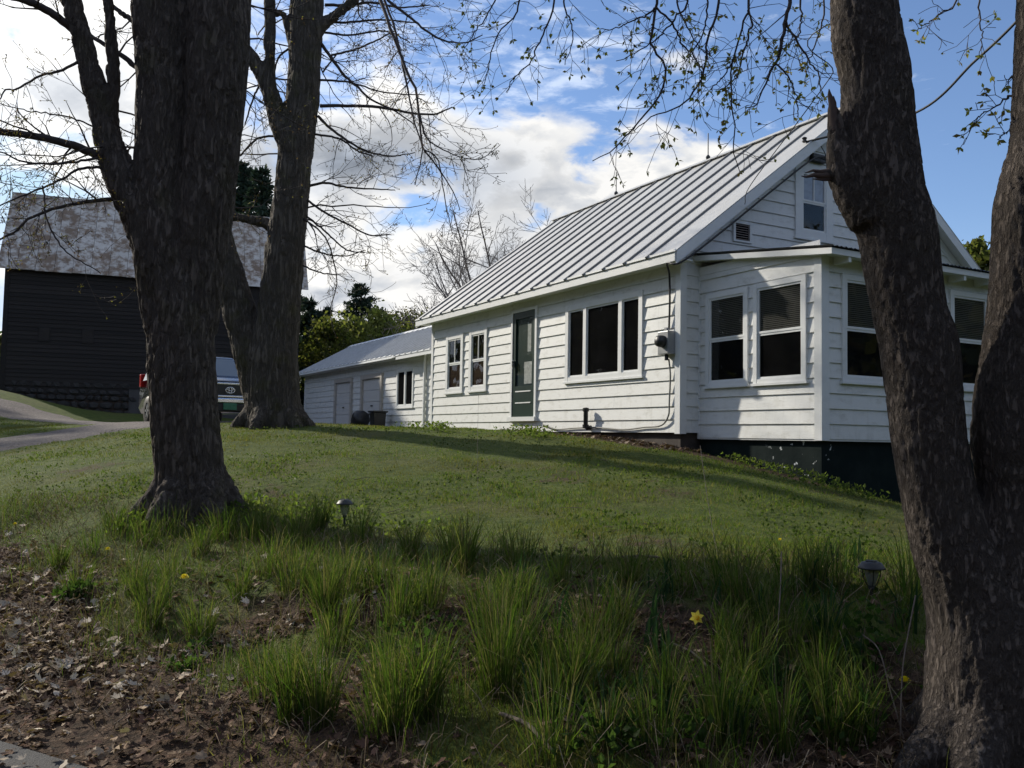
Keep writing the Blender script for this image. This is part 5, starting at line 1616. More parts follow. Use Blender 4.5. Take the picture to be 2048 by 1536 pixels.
# ================================================================== BACKGROUND TREES
def crown_tree(name, base, h, rx, rz_, ncl, leaf, cols, label, seed, trunk_r=0.14, trunk_frac=0.35, nleaf=5200, group='woods behind the garage', sparse=1.0, mat_tr='twig'):
    rs_ = np.random.default_rng(seed)
    base = np.array(base, float)
    o = empty(name, base); tag(o, label, 'tree', group)
    T = Tubes()
    top = base + [rs_.normal(0, 0.2), rs_.normal(0, 0.2), h * 0.92]
    P = spline(np.array([base - [0, 0, 0.3], base + [rs_.normal(0, .1), rs_.normal(0, .1), h * 0.35], top]), 10)
    T.add(P, np.linspace(trunk_r, trunk_r * 0.15, 10), 8)
    cl = []
    for k in range(ncl):
        f = rs_.uniform(trunk_frac, 1.0)
        an = rs_.uniform(0, 2 * math.pi)
        prof_ = math.sin(math.pi * min(1, (f - trunk_frac) / (1.02 - trunk_frac)) ** 0.75) * 0.85 + 0.15
        rr = rx * prof_ * math.sqrt(rs_.uniform(0.15, 1))
        c_ = base + [math.cos(an) * rr, math.sin(an) * rr, h * f]
        cl.append((c_, rs_.uniform(0.5, 1.0)))
        st = base + [0, 0, h * max(0.15, f - rs_.uniform(0.12, 0.3))]
        mid = (st + c_) / 2 + [0, 0, 0.15]
        T.add(spline(np.array([st, mid, c_]), 5), np.linspace(trunk_r * 0.3, 0.012, 5), 4)
    T.build('trunk', mat_tr, o, base)
    pts = []
    per = max(4, nleaf // ncl)
    for c_, s_ in cl:
        pts.append(c_ + rs_.normal(0, 1, (per, 3)) * np.array([rz_, rz_, rz_ * 0.75]) * s_)
    pts = np.concatenate(pts)
    V, F, C_ = leaf_quads(pts, np.tile([0, 0, 1.0], (len(pts), 1)), leaf, rs_, 1.0, 1, 0.0, cols, aspect=0.8, var=0.5)
    tag(arr_mesh('crown', V, F, 'leaf', o, C_, origin=base), kind='stuff')
    return o


def conifer(name, base, h, r0, seed, label, cols, group='woods behind the garage', layers=22, start=0.18, shape=0.9, needle=0.30, gap=0.25):
    rs_ = np.random.default_rng(seed); base = np.array(base, float)
    o = empty(name, base); tag(o, label, 'tree', group)
    T = Tubes(); T.add(np.array([base - [0, 0, .3], base + [0, 0, h * .5], base + [0, 0, h]]), np.array([h * .018 + .05, h * .012 + .03, .015]), 8)
    pts, dirs = [], []
    for k in range(layers):
        f = start + (1 - start) * k / layers
        L = r0 * (1 - f) ** shape * 1.0 + 0.12
        for q in range(rs_.integers(5, 8)):
            if rs_.random() < gap: continue
            an = rs_.uniform(0, 2 * math.pi); l = L * rs_.uniform(0.65, 1.15)
            d = np.array([math.cos(an), math.sin(an), 0.0])
            s = base + [0, 0, h * f]
            e = s + d * l + [0, 0, l * rs_.uniform(-0.12, 0.22)]
            T.add(np.array([s, (s + e) / 2 + [0, 0, -0.05 * l], e]), np.array([0.03, 0.02, 0.008]), 3)
            n_ = int(10 + l * 22)
            t_ = rs_.uniform(0.2, 1.05, n_)[:, None]
            pp = s + (e - s) * t_ + rs_.normal(0, 1, (n_, 3)) * np.array([0.17, 0.17, 0.05]) * (0.5 + l * 0.22)
            pts.append(pp); dirs.append(np.tile(d * 0.9 + [0, 0, 0.25], (n_, 1)))
    T.build('trunk', 'twig', o, base)
    V, F, C_ = leaf_quads(np.concatenate(pts), np.concatenate(dirs), needle, rs_, 0.45, 2, -0.1, cols, aspect=0.35, var=0.4)
    tag(arr_mesh('crown', V, F, 'needle', o, C_, origin=base), kind='stuff')
    return o


def gp(px, Y):
    r = ray(px, 860); x = r[0] / r[1] * Y
    return (x, Y, gz(x, Y) - 0.1)


def top_h(px, py, Y): return at(px, py, Y)[2] - gp(px, Y)[2]


PINE = ((0.036, 0.058, 0.044), (0.026, 0.044, 0.034), (0.048, 0.070, 0.050))
LIME = ((0.165, 0.180, 0.050), (0.135, 0.150, 0.045), (0.190, 0.195, 0.070))
OLIVE = ((0.105, 0.115, 0.034), (0.075, 0.092, 0.028), (0.13, 0.128, 0.048))
BROWN = ((0.12, 0.10, 0.052), (0.09, 0.08, 0.045), (0.13, 0.12, 0.06))
conifer('pine_tree', gp(716, 62), top_h(716, 566, 62), 4.4, 1, 'tall dark white pine rising above the light green trees behind the garage', PINE, layers=26, start=0.40, shape=0.80, needle=0.26, gap=0.25)
conifer('spruce_tree', gp(505, 58), top_h(512, 338, 58), 4.2, 2, 'dark spruce seen between the two big left trunks', PINE, layers=34, start=0.25, needle=0.45)
conifer('spruce_tree', gp(470, 61), top_h(472, 322, 61), 4.4, 3, 'dark spruce close against the right edge of the biggest left trunk', PINE, layers=34, start=0.25, needle=0.45)
conifer('spruce_tree', gp(612, 50), top_h(612, 596, 50), 2.6, 4, 'dark ragged spruce just right of the second trunk, beyond the garage end', PINE, layers=20, start=0.1, needle=0.36)
conifer('spruce_tree', gp(640, 55), top_h(632, 612, 55), 2.2, 14, 'slim dark spruce between the ragged spruce and the brownish tree', PINE, layers=20, start=0.1, needle=0.36)
crown_tree('birch_tree', gp(748, 52), top_h(748, 636, 52), 1.5, 0.55, 46, 0.19, LIME, 'light yellow green tree right in front of the tall pine', 5)
crown_tree('leafing_tree', gp(690, 50), top_h(690, 652, 50), 2.2, 0.55, 46, 0.19, LIME, 'yellow green tree left of the tall pine, above the garage ridge end', 6)
crown_tree('leafing_tree', gp(655, 47), top_h(655, 652, 47), 1.6, 0.5, 40, 0.18, OLIVE, 'low olive green tree above the far end of the garage roof', 7)
crown_tree('leafing_tree', gp(780, 56), top_h(780, 642, 56), 2.0, 0.55, 44, 0.19, OLIVE, 'olive green tree just right of the light yellow green one', 8)
crown_tree('leafing_tree', gp(812, 60), top_h(812, 640, 60), 2.0, 0.55, 40, 0.17, BROWN, 'brownish budding tree above the middle of the garage ridge', 9)
crown_tree('leafing_tree', gp(846, 58), top_h(846, 642, 58), 2.0, 0.55, 44, 0.19, OLIVE, 'green tree touching the far eave corner of the farmhouse roof', 10)
crown_tree('leafing_tree', gp(672, 66), top_h(668, 660, 66), 2.4, 0.6, 36, 0.18, BROWN, 'brownish bare tree behind the yellow green one left of the pine', 12)
crown_tree('leafing_tree', gp(1975, 30), top_h(1975, 500, 30), 1.5, 0.40, 26, 0.20, OLIVE, 'green tree showing past the right end of the farmhouse roof', 11, group='trees beyond the farmhouse')

# bare tree behind the house
YD = 34.0
pD = np.array(gp(1022, YD)); tD_o = empty('bare_tree', pD)
tag(tD_o, 'bare many branched tree behind the farmhouse roof', 'tree', 'trees beyond the farmhouse')
tD = TwigSet(61)
tD.t.add(spline(np.array([pD - [0, 0, .3], pD + [0.1, 0, 1.4], pD + [0.0, 0.1, 2.6]]), 8), np.linspace(0.26, 0.19, 8), 8)
hD = top_h(985, 395, YD)
for k in range(13):
    an = k * 2.399 + 0.3
    el = 0.55 + 0.9 * random.random()
    tD.grow(pD + [0, 0, 1.6 + 0.1 * k], (math.cos(an) * 1.0, math.sin(an) * 1.0, el * 1.05), (hD - 2.0) * random.uniform(0.72, 0.98), 0.075, 3, droop=0.02, curl=0.22, upturn=0.24, rmin=0.0066, kids=7, ratio=0.52, tipstep=0)
tag(tD.t.build('branches', 'grey_twig', tD_o, pD), kind='stuff')
for px, py, Y, sd, lab in ((900, 560, 44, 71, 'small bare tree left of the big bare one, behind the roof slope'), (866, 588, 48, 73, 'thin bare tree at the far end of the farmhouse roof'), (600, 560, 66, 75, 'thin bare tree beside the barn gable end')):
    b_ = np.array(gp(px, Y)); o = empty('bare_tree', b_); tag(o, lab, 'tree', 'trees beyond the farmhouse')
    tw = TwigSet(sd); h_ = top_h(px, py, Y)
    tw.t.add(spline(np.array([b_ - [0, 0, .3], b_ + [0, 0.1, h_ * 0.2], b_ + [0.1, 0, h_ * 0.4]]), 6), np.linspace(0.16, 0.10, 6), 7)
    for k in range(8):
        an = k * 2.4
        tw.grow(b_ + [0, 0, h_ * (0.25 + 0.02 * k)], (math.cos(an) * 0.7, math.sin(an) * 0.7, 1.0), h_ * 0.55, 0.055, 2, droop=0, curl=0.25, upturn=0.25, rmin=0.010, kids=5)
    tag(tw.t.build('branches', 'grey_twig', o, b_), kind='stuff')

# the far wood all round the clearing: one mass
rs_ = np.random.default_rng(91)
PT, TW = [], Tubes()
for k in range(400):
    an = rs_.uniform(0, 2 * math.pi)
    azd = (math.degrees(an) + 180) % 360 - 180
    if -44 < azd < 42: rad, hh = rs_.uniform(74, 90), rs_.uniform(4.5, 7.0)      # low beyond the house
    elif -105 < azd < 0: rad, hh = rs_.uniform(48, 62), rs_.uniform(13, 18)
    elif 0 < azd < 120: rad, hh = rs_.uniform(44, 56), rs_.uniform(11, 15)
    else: rad, hh = rs_.uniform(34, 48), rs_.uniform(11, 16)                     # across the road
    x_, y_ = rad * math.sin(an), 4 + rad * math.cos(an)
    b_ = np.array([x_, y_, gz(x_, y_)])
    TW.add(np.array([b_, b_ + [0, 0, hh * .5], b_ + [0, 0, hh]]), np.array([.25, .18, .04]), 5)
    nc = 400
    f = rs_.uniform(0.12, 1.0, nc)
    r_ = rs_.uniform(0.1, 1, nc) ** .5 * (1.15 - f) ** .6 * hh * 0.30
    aa = rs_.uniform(0, 2 * math.pi, nc)
    PT.append(b_ + np.stack([r_ * np.cos(aa), r_ * np.sin(aa), f * hh], -1))
PT = np.concatenate(PT)
V, F, C_ = leaf_quads(PT, np.tile([0, 0, 1.0], (len(PT), 1)), 0.95, rs_, 1.0, 1, 0.0, OLIVE + PINE + BROWN, aspect=0.9)
wood = arr_mesh('far_wood', V, F, 'leaf', col=C_)
tag(wood, 'distant mixed wood round the clearing', 'wood', kind='stuff')
wt = TW.build('trunks', 'twig', wood, None) if False else arr_mesh('trunks', np.concatenate(TW.V), np.concatenate(TW.F), 'twig', wood)
tag(wt, kind='stuff')


# ================================================================== GRASS, LEAVES, FLOWERS
def blades(X, Y, H, Wd, lean, rs_, cols, dark=0.85, segs=2, zoff=-0.01, bend=None):
    N = len(X)
    Z = ground(X, Y) + zoff
    an = rs_.uniform(0, 2 * math.pi, N)
    if bend is None:
        la_ = an + rs_.normal(0, 1.2, N)
    else: la_ = bend
    f = np.stack([np.cos(an), np.sin(an), np.zeros(N)], -1) * (Wd / 2)[:, None]
    l = np.stack([np.cos(la_), np.sin(la_), np.zeros(N)], -1) * (lean * H)[:, None]
    B = np.stack([X, Y, Z], -1)
    up = np.array([0, 0, 1.0])
    h = H[:, None]
    if segs == 1:
        V = np.stack([B - f, B + f, B + l + up * h], 1).reshape(-1, 3); k = 3
        i = np.arange(N)[:, None] * 3; F = i + np.array([[0, 1, 2]])
    else:
        m1 = B + l * 0.18 + up * h * 0.45; m2 = B + l * 0.52 + up * h * 0.80; tp = B + l + up * h * (1 - 0.35 * lean[:, None] ** 2)
        V = np.stack([B - f * 0.8, B + f * 0.8, m1 - f, m1 + f, m2 - f * 0.7, m2 + f * 0.7, tp], 1).reshape(-1, 3); k = 7
        i = np.arange(N)[:, None] * 7
        F = np.concatenate([i + np.array([[a, b, c]]) for a, b, c in ((0, 1, 3), (0, 3, 2), (2, 3, 5), (2, 5, 4), (4, 5, 6))], 0)
    cols = np.asarray(cols)
    cc = cols[rs_.integers(0, len(cols), N)] * rs_.uniform(0.7, 1.3, (N, 1))
    return V, F, np.repeat(cc, k, 0)


def join(parts):
    V, F, C_, n_ = [], [], [], 0
    for v, f, c in parts:
        V.append(v); F.append(f + n_); C_.append(c); n_ += len(v)
    return np.concatenate(V), np.concatenate(F), np.concatenate(C_)


def inside_buildings(X, Y):
    rx, ry = X - H0[0], Y - H0[1]
    a = rx * VX[0] + ry * VX[1]; b = rx * UX[0] + ry * UX[1]
    return ((a > -0.04) & (b > 0) & (b < 9.5)) | ((a > 0.35) & (b > -2.5) & (a < 4.1) & (b < 0)) | ((a > 1.3) & (b > 9))


OPEN = [(at(690, 999, 8.2), 0.13, 0.75), (at(1743, 1122, 5.2), 0.13, 0.75)] + [(hit(a_, b_), 0.08, 0.55) for a_, b_ in ((368, 1165), (215, 1108), (30, 1055), (1810, 1368), (1392, 1242))]
def clear_lights(X, Y):
    """the grass is thin just in front of the garden lights and the flowers"""
    k = np.ones(len(X), bool)
    for L_p, hw_, fr_ in OPEN:
        d = L_p[:2] / np.linalg.norm(L_p[:2])
        al = (X - L_p[0]) * d[0] + (Y - L_p[1]) * d[1]; ac = (X - L_p[0]) * d[1] - (Y - L_p[1]) * d[0]
        k &= ~((np.abs(ac) < hw_) & (al < 0.12) & (al > -fr_))
    return k


rs = np.random.default_rng(17)
# mown lawn: short blades, dense near the camera
N = 300000
Yl = 3.4 + 23 * rs.random(N) ** 1.55
Xl = rs.uniform(-0.60, 0.50, N) * Yl
s_ = road_s(Xl, Yl)
lm = litter_mask(Xl, Yl)
patch = fbm2(Xl, Yl, 0.55, 3, 4.0)
keep = (s_ > 0.25) & (rs.random(N) > lm * 1.0) & (rs.random(N) < 0.45 + 1.2 * smooth(patch, 0.35, 0.6)) & ~inside_buildings(Xl, Yl) & (near_path(Xl, Yl) > 0.05)
Xl, Yl, patch = Xl[keep], Yl[keep], patch[keep]
n_ = len(Xl)
Hl = rs.uniform(0.022, 0.050, n_) * (0.7 + 0.6 * smooth(fbm2(Xl, Yl, 1.7, 2, 8.0), 0.4, 0.65))
LAWN = ((0.098, 0.150, 0.026), (0.080, 0.134, 0.024), (0.122, 0.168, 0.033), (0.145, 0.162, 0.045), (0.175, 0.160, 0.066))
V, F, C_ = blades(Xl, Yl, Hl, rs.uniform(0.006, 0.011, n_) * (0.6 + Yl / 14), rs.uniform(0.1, 0.9, n_), rs, LAWN, segs=1)
yel = np.repeat(smooth(fbm2(Xl, Yl, 0.8, 3, 14.0), 0.47, 0.62), 3)[:, None]
C_ = C_ * (1 - yel * 0.62) + np.array([0.150, 0.132, 0.052]) * yel * 0.62
tag(arr_mesh('lawn_grass', V, F, 'grass_blade', col=C_), 'short mown lawn grass with yellowish patches', 'grass', kind='stuff')
# low clover and dandelion leaves in the lawn
N = 11000
Yl = 5.0 + 12 * rs.random(N) ** 1.3; Xl = rs.uniform(-0.55, 0.42, N) * Yl
keep = (fbm2(Xl, Yl, 1.1, 3, 21.0) > 0.54) & (road_s(Xl, Yl) > 2.2) & ~inside_buildings(Xl, Yl) & (litter_mask(Xl, Yl) < 0.4) & (near_path(Xl, Yl) > 0.1)
Xl, Yl = Xl[keep], Yl[keep]
P_ = np.stack([Xl, Yl, ground(Xl, Yl) + 0.035], -1)
V, F, C_ = leaf_quads(P_, np.tile([0, 0, 0.5], (len(P_), 1)), 0.030, rs, 0.8, 2, -0.1, ((0.065, 0.095, 0.022), (0.085, 0.11, 0.032), (0.05, 0.08, 0.02)), aspect=0.7)
tag(arr_mesh('clover', V, F, 'leaf', col=C_), 'low clover and dandelion leaves scattered in the lawn', 'ground cover', kind='stuff')

# tufts of long grass on the bank
parts = []
TUFT = ((0.060, 0.108, 0.019), (0.084, 0.130, 0.024), (0.046, 0.086, 0.018), (0.105, 0.145, 0.030), (0.125, 0.138, 0.045), (0.17, 0.15, 0.08))
BLUE = ((0.028, 0.060, 0.026), (0.034, 0.070, 0.030))
tufts = [(300, 1260, .30, 110), (345, 1225, .28, 90), (400, 1290, .26, 90), (270, 1190, .25, 80), (650, 1235, .34, 120), (690, 1200, .32, 100), (590, 1180, .30, 90), (540, 1150, .28, 90),
         (580, 1440, .34, 130), (640, 1450, .34, 130), (540, 1400, .28, 90), (800, 1460, .36, 150), (850, 1440, .34, 120), (770, 1400, .30, 80), (800, 1250, .34, 130), (860, 1230, .30, 100),
         (930, 1150, .34, 130), (905, 1130, .30, 100), (1000, 1400, .38, 130), (1040, 1330, .36, 110), (985, 1300, .34, 100), (1190, 1290, .28, 100), (1160, 1400, .30, 110), (1240, 1260, .28, 90),
         (1090, 1340, .26, 70), (400, 1110, .24, 90), (450, 1080, .26, 100), (520, 1080, .26, 100), (600, 1090, .28, 100), (640, 1060, .24, 90), (720, 1090, .26, 90), (190, 1110, .22, 70),
         (120, 1140, .22, 70), (230, 1060, .22, 80), (290, 1090, .24, 80), (1340, 1420, .28, 90), (1420, 1330, .28, 80), (1500, 1400, .28, 90), (1560, 1300, .26, 80), (1640, 1420, .28, 90),
         (1700, 1330, .26, 80), (1780, 1250, .24, 70), (1480, 1220, .24, 70), (1580, 1190, .22, 70), (1680, 1180, .22, 70), (1370, 1190, .24, 70), (1260, 1170, .24, 80), (1120, 1180, .26, 80),
         (1040, 1130, .24, 70), (820, 1120, .26, 90), (760, 1180, .28, 90), (480, 1200, .28, 90), (150, 1190, .20, 60), (1310, 1500, .26, 80), (1560, 1510, .26, 80), (1720, 1490, .26, 80), (1100, 1510, .28, 90), (1440, 1480, .28, 80)]
for k in range(26):                                        # more tufts along the foot and face of the bank
    px, py = rs.uniform(620, 1840), rs.uniform(1180, 1530)
    tufts.append((px, py, rs.uniform(0.16, 0.30), int(rs.integers(40, 100))))
for px, py, h, nb in tufts:
    c_ = hit(px, py); h *= 1.22
    n_ = int(nb * rs.uniform(1.2, 2.2)); rad = rs.uniform(0.05, 0.12)
    r_ = rad * np.sqrt(rs.random(n_)); an = rs.uniform(0, 2 * math.pi, n_)
    X, Y = c_[0] + r_ * np.cos(an), c_[1] + r_ * np.sin(an)
    H = h * rs.uniform(0.35, 1.25, n_)
    cl2 = clear_lights(X, Y)
    if not cl2.any(): continue
    nb_ = fbm2(X[:1], Y[:1], 1.1, 2, 40.0)[0]; H = H * (0.7 + 0.6 * nb_)
    X, Y, H, an, r_ = X[cl2], Y[cl2], H[cl2], an[cl2], r_[cl2]; n_ = len(X)
    bend = an + rs.normal(0, 0.6, n_)
    parts.append(blades(X, Y, H, rs.uniform(0.0024, 0.0062, n_), np.abs(rs.normal(0.16, 0.26, n_)) + r_ / rad * 0.25, rs, TUFT, bend=bend))
# looser long grass all along the bank
N = 52000
t_ = rs.uniform(-6, 7, N); s_ = rs.uniform(0.3, 4.6, N)
X = RD0[0] + RDT[0] * t_ + RDN[0] * s_; Y = RD0[1] + RDT[1] * t_ + RDN[1] * s_
cl_ = fbm2(X, Y, 2.3, 3, 30.0)
band = smooth(s_, 0.4, 1.2) * (1 - smooth(s_ + (fbm2(X, Y, 1.2, 2, 3.0) - 0.5), 2.7, 3.4))
keep = (rs.random(N) < band * smooth(cl_, 0.46, 0.60)) & (rs.random(N) > litter_mask(X, Y) * 0.92)
keep &= clear_lights(X, Y)
X, Y = X[keep], Y[keep]; n_ = len(X)
parts.append(blades(X, Y, rs.uniform(0.07, 0.27, n_) * (0.6 + 0.8 * smooth(fbm2(X, Y, 2.3, 3, 30.0), 0.45, 0.68)), rs.uniform(0.0020, 0.0045, n_), np.abs(rs.normal(0.35, 0.25, n_)), rs, TUFT))
# daffodil leaves, broader and bluish, on the right half of the bank
for k in range(46):
    px, py = rs.uniform(1040, 1840), rs.uniform(1150, 1500)
    c_ = hit(px, py); n_ = int(rs.integers(5, 12))
    if not clear_lights(c_[:1], c_[1:2]).all(): continue
    X = c_[0] + rs.normal(0, 0.03, n_); Y = c_[1] + rs.normal(0, 0.03, n_)
    parts.append(blades(X, Y, rs.uniform(0.14, 0.30, n_), rs.uniform(0.010, 0.016, n_), np.abs(rs.normal(0.22, 0.2, n_)), rs, BLUE))
V, F, C_ = join(parts)
tag(arr_mesh('bank_grass', V, F, 'grass_blade', col=C_), 'long tufted grass on the bank above the road', 'grass', kind='stuff')
# dry stalks
parts = []
N = 9000
t_ = rs.uniform(-5, 6, N); s_ = rs.uniform(0.4, 3.4, N)
X = RD0[0] + RDT[0] * t_ + RDN[0] * s_; Y = RD0[1] + RDT[1] * t_ + RDN[1] * s_
parts.append(blades(X, Y, rs.uniform(0.05, 0.22, N), rs.uniform(0.003, 0.006, N), rs.uniform(0.4, 1.8, N), rs, ((0.20, 0.15, 0.10), (0.13, 0.095, 0.06), (0.25, 0.20, 0.14), (0.09, 0.06, 0.045))))
V, F, C_ = join(parts)
tag(arr_mesh('dry_stalks', V, F, 'dead_leaf', col=C_), 'dry brown stalks and straw lying on the bank', 'dry grass', kind='stuff')


def leaf_litter(X, Y, size, rs_, cols, lift=0.008, tilt=0.35):
    """curled five-lobed fallen leaves"""
    N = len(X)
    ang = np.radians([0, 22, 40, 62, 84, 120, 180, 240, 276, 298, 320, 338])
    rad = np.array([1.0, 0.55, 0.92, 0.48, 0.70, 0.42, 0.25, 0.42, 0.70, 0.48, 0.92, 0.55])
    k = len(ang)
    Z = ground(X, Y) + lift + rs_.uniform(0, 0.03, N)
    rot = rs_.uniform(0, 2 * math.pi, N)
    sz = size * (0.45 + 1.3 * rs_.random(N) ** 1.8)
    curl = rs_.uniform(-0.5, 0.7, N)
    lx = np.cos(ang)[None] * rad[None] * (1 + rs_.normal(0, 0.12, (N, k))); ly = np.sin(ang)[None] * rad[None] * (1 + rs_.normal(0, 0.12, (N, k))) * rs_.uniform(0.6, 1.0, (N, 1))
    lz = curl[:, None] * (lx ** 2 * 0.5 + ly ** 2) + rs_.normal(0, 0.06, (N, k))
    lx, ly, lz = [np.concatenate([np.zeros((N, 1)), q], 1) * sz[:, None] for q in (lx, ly, lz)]
    n = np.stack([rs_.normal(0, tilt, N), rs_.normal(0, tilt, N), np.ones(N)], -1); n /= np.linalg.norm(n, axis=1, keepdims=True)
    e1 = np.stack([np.cos(rot), np.sin(rot), np.zeros(N)], -1); e1 -= n * (e1 * n).sum(1, keepdims=True); e1 /= np.linalg.norm(e1, axis=1, keepdims=True)
    e2 = np.cross(n, e1)
    P = np.stack([X, Y, Z], -1)[:, None] + e1[:, None] * lx[..., None] + e2[:, None] * ly[..., None] + n[:, None] * lz[..., None]
    i = np.arange(N)[:, None] * (k + 1)
    F = np.concatenate([i + np.array([[0, 1 + q, 1 + (q + 1) % k]]) for q in range(k)], 0)
    cols = np.asarray(cols)
    cc = cols[rs_.integers(0, len(cols), N)] * rs_.uniform(0.6, 1.25, (N, 1))
    return P.reshape(-1, 3), F, np.repeat(cc, k + 1, 0)


N = 46000
t_ = rs.uniform(-5, 11, N); s_ = rs.uniform(-0.5, 3.4, N)
X = RD0[0] + RDT[0] * t_ + RDN[0] * s_; Y = RD0[1] + RDT[1] * t_ + RDN[1] * s_
keep = rs.random(N) < litter_mask(X, Y) * np.where(s_ < 0.10, 0.22, 1.0) * (0.35 + 0.9 * smooth(fbm2(X, Y, 1.9, 3, 50.0), 0.36, 0.58))
X, Y = X[keep], Y[keep]
DEAD = ((0.125, 0.076, 0.050), (0.18, 0.115, 0.076), (0.085, 0.050, 0.035), (0.25, 0.175, 0.115), (0.150, 0.085, 0.060), (0.30, 0.22, 0.15), (0.11, 0.066, 0.046))
p1 = leaf_litter(X, Y, 0.034, rs, DEAD)
sel = rs.random(len(X)) < 0.24
sel &= road_t(X, Y) > 0.0
p2 = leaf_litter(X[sel], Y[sel], 0.044, rs, ((0.44, 0.36, 0.27), (0.34, 0.26, 0.18), (0.52, 0.45, 0.36)), 0.025, 0.5)
rx_ = rs.uniform(-0.45, 0.2, 900); rb_ = rs.uniform(-0.4, 5.0, 900)
X3, Y3 = H0[0] + VX[0] * rx_ + UX[0] * rb_, H0[1] + VX[1] * rx_ + UX[1] * rb_
p3 = leaf_litter(X3, Y3, 0.05, rs, ((0.12, 0.075, 0.055), (0.18, 0.12, 0.09), (0.07, 0.05, 0.04), (0.28, 0.22, 0.17)), 0.01)
V, F, C_ = join([p1, p2, p3])
tag(arr_mesh('leaf_litter', V, F, 'dead_leaf', col=C_), 'brown fallen maple leaves carpeting the road verge', 'fallen leaves', kind='stuff')

# weeds at the foot of the house wall and the tree roots
parts = []
def weeds(px, py, n, h, spread, cols, size=0.06):
    c_ = hit(px, py)
    P_ = np.stack([c_[0] + rs.normal(0, spread, n), c_[1] + rs.normal(0, spread, n), np.zeros(n)], -1)
    P_[:, 2] = ground(P_[:, 0], P_[:, 1]) + rs.uniform(0.01, h, n)
    parts.append(leaf_quads(P_, np.tile([0, 0, 0.6], (n, 1)), size, rs, 0.8, 1, 0.0, cols, aspect=0.6))
FRESH = ((0.11, 0.15, 0.035), (0.08, 0.12, 0.03), (0.13, 0.16, 0.05))
for a_ in [(1050, 872, 260, 0.16, 0.22), (1075, 876, 200, 0.12, 0.2), (880, 862, 160, 0.16, 0.12), (845, 858, 160, 0.12, 0.25), (300, 1040, 220, 0.12, 0.12), (480, 1030, 260, 0.14, 0.16), (430, 1060, 200, 0.12, 0.15),
           (145, 1200, 220, 0.10, 0.055), (270, 1060, 160, 0.10, 0.12), (400, 1310, 60, 0.08, 0.06), (365, 1345, 60, 0.06, 0.05), (1640, 1460, 200, 0.16, 0.10), (1480, 1440, 160, 0.14, 0.10), (1920, 1490, 160, 0.14, 0.08), (1220, 1500, 200, 0.14, 0.12), (1340, 1480, 160, 0.12, 0.1), (1740, 1300, 140, 0.16, 0.12),
           (1480, 926, 120, 0.10, 0.16), (1560, 946, 160, 0.12, 0.18), (1640, 972, 180, 0.14, 0.18), (1720, 996, 140, 0.12, 0.2), (820, 1300, 160, 0.12, 0.12), (600, 1040, 200, 0.09, 0.25), (760, 1060, 160, 0.08, 0.25)]:
    weeds(*a_, FRESH if a_[1] < 1100 else ((0.045, 0.085, 0.022), (0.035, 0.07, 0.02), (0.06, 0.10, 0.03)), 0.05)
V, F, C_ = join(parts)
tag(arr_mesh('weeds', V, F, 'leaf', col=C_), 'low leafy weeds at the wall foot, tree roots and bank', 'weeds', kind='stuff')


# flowers
def dandelion(px, py, label, s=1.0, lift=0.16):
    p = hit(px, py + 0); d = ray(px, py)
    Y = p[1] - 0.06; top = at(px, py, Y)
    p = np.array([top[0], top[1], gz(top[0], top[1])])
    h = max(top[2] - p[2], 0.05)
    o = empty('dandelion', p); tag(o, label, 'flower', 'yellow dandelions in the grass')
    MB().tube([(0, 0, -0.02), (0.004, 0, h * 0.5), (0, 0, h)], 0.0028, 5).build('stem', 'stem_green', o)
    n_ = 70
    an = rs.uniform(0, 2 * math.pi, n_); el = rs.uniform(0.05, 1.5, n_)
    d_ = np.stack([np.cos(an) * np.cos(el), np.sin(an) * np.cos(el), np.sin(el)], -1)
    sd = np.stack([-np.sin(an), np.cos(an), np.zeros(n_)], -1)
    r_ = 0.030 * s
    V = np.stack([d_ * 0.004 + [0, 0, h], d_ * r_ - sd * 0.003 * s + [0, 0, h], d_ * r_ + sd * 0.003 * s + [0, 0, h]], 1).reshape(-1, 3)
    arr_mesh('bloom', V, np.arange(n_ * 3).reshape(-1, 3), 'petal', o, np.tile([0.82, 0.68, 0.03], (n_ * 3, 1)))
    return o
mat('stem_green', m_plain((0.05, 0.09, 0.02), 0.6))
dandelion(368, 1165, 'large yellow dandelion nearest to the big left trunk', 1.25)
dandelion(215, 1108, 'small yellow dandelion near the leaf litter on the left', 0.9)
dandelion(30, 1055, 'small yellow dandelion at the left edge of the photo', 0.8)
dandelion(1810, 1368, 'yellow dandelion on the bank beside the forked trunk', 0.95)
dandelion(1560, 1093, 'tiny yellow dandelion out in the lawn left of the forked tree', 0.6)
top = at(1392, 1242, 4.9); p = np.array([top[0], top[1], gz(top[0], top[1])]); h = max(top[2] - p[2], 0.1)
o = empty('daffodil', p, 0.0); tag(o, 'single pale yellow daffodil on the bank', 'flower')
MB().tube([(0, 0, -0.02), (0.006, 0, h * 0.6), (0, 0, h - 0.01), (0, -0.012, h)], 0.0035, 5).build('stem', 'stem_green', o)
V, F = [], []
for k in range(6):
    an = k * math.pi / 3 + 0.3
    d_ = np.array([math.cos(an), -0.12, math.sin(an)]); s_ = np.array([-math.sin(an), 0, math.cos(an)])
    c_ = np.array([0, -0.014, h]); b0 = len(V)
    V += [c_, c_ + d_ * 0.022 + s_ * 0.012, c_ + d_ * 0.042, c_ + d_ * 0.022 - s_ * 0.012]; F += [(b0, b0 + 1, b0 + 2), (b0, b0 + 2, b0 + 3)]
arr_mesh('petals', V, F, 'petal', o, np.tile([0.80, 0.66, 0.14], (len(V), 1)))
V, F = [], []
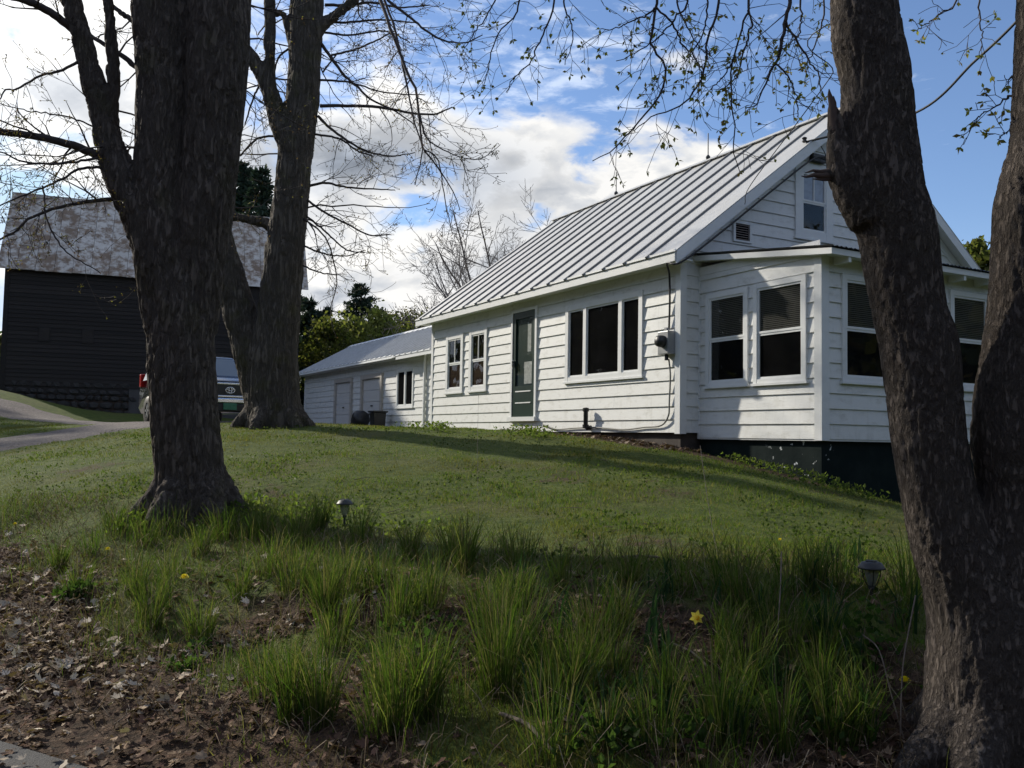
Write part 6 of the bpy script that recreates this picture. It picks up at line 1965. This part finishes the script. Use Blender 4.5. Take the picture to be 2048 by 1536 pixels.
for k in range(10):
    a0, a1 = 2 * math.pi * k / 10, 2 * math.pi * (k + 1) / 10; b0 = len(V)
    V += [np.array([math.cos(a0) * .009, -.014, h + math.sin(a0) * .009]), np.array([math.cos(a1) * .009, -.014, h + math.sin(a1) * .009]), np.array([math.cos(a1) * .013, -.036, h + math.sin(a1) * .013]), np.array([math.cos(a0) * .013, -.036, h + math.sin(a0) * .013])]
    F += [(b0, b0 + 1, b0 + 2, b0 + 3)]
arr_mesh('trumpet', V, F, 'petal', o, np.tile([0.80, 0.48, 0.03], (len(V), 1)))

# fallen twigs and dry stems that stand out
def stick(pts, r, label, name='fallen_stick'):
    return world_tube(name, pts, r, 'twig' if name == 'sapling_whip' else 'stick_bark', label, 'stick', n=6, samples=24)
mat('stick_bark', m_plain((0.17, 0.13, 0.10), 0.9, var=0.4, scale=20))
def on(px, py, lift=0.02): return hit(px, py) + np.array([0, 0, lift])
stick([on(1000, 1440), on(1030, 1455, .03), on(1062, 1478, .04), on(1110, 1515, .01)], 0.010, 'pale fallen stick low on the dark part of the bank')
stick([on(1345, 1295), on(1385, 1325, .04), on(1418, 1348, .02)], 0.006, 'thin forked stick below the daffodil')
stick([on(1725, 1310, .10), on(1758, 1370, .16), on(1782, 1430, .10), on(1808, 1480, .0)], 0.0035, 'long bent dry stem left of the forked trunk', 'dry_stem')
stick([on(1800, 1500, .0), on(1806, 1400, .14), on(1822, 1330, .20), on(1832, 1290, .24)], 0.0035, 'upright tan dry stem leaning on the forked trunk', 'dry_stem')
stick([on(1548, 1420, .0), on(1550, 1370, .10), on(1560, 1280, .22), on(1563, 1215, .30)], 0.0035, 'tall thin dry stem standing mid bank right of the daffodil', 'dry_stem')
stick([on(1436, 1115, .0), on(1425, 1085, .10), on(1412, 1040, .28), on(1400, 985, .50)], 0.0022, 'slender dark sapling whip standing in the lawn', 'sapling_whip')
stick([on(955, 1110, .0), on(956, 1060, .15), on(953, 980, .45), on(955, 900, .8)], 0.0014, 'faint tall bare whip in front of the lawn left of centre', 'sapling_whip')
tw_ = Tubes()                                              # twigs dropped by the maples on the verge and lawn
for k in range(70):
    px, py = (rs.uniform(10, 700), rs.uniform(1170, 1520)) if k < 45 else (rs.uniform(500, 1700), rs.uniform(900, 1090))
    p = hit(px, py); an = rs.uniform(0, math.pi); ln = rs.uniform(0.08, 0.28)
    d_ = np.array([math.cos(an), math.sin(an), 0]) * ln
    q_ = p + d_ * 0.5 + np.array([-d_[1], d_[0], 0]) * rs.uniform(-0.2, 0.2); e_ = p + d_
    for v_ in (p, q_, e_): v_[2] = gz(v_[0], v_[1]) + 0.018
    tw_.add(spline(np.array([p, q_, e_]), 8), np.linspace(1, 0.4, 8) * rs.uniform(0.0025, 0.005), 5)
tag(arr_mesh('twig_litter', np.concatenate(tw_.V), np.concatenate(tw_.F), 'stick_bark', smooth_=True), 'small fallen twigs strewn over the verge and lawn', 'twig litter', kind='stuff')
stick([on(1230, 1122), on(1280, 1120, .025), on(1320, 1121)], 0.009, 'dark straight stick lying at the edge of the lawn')
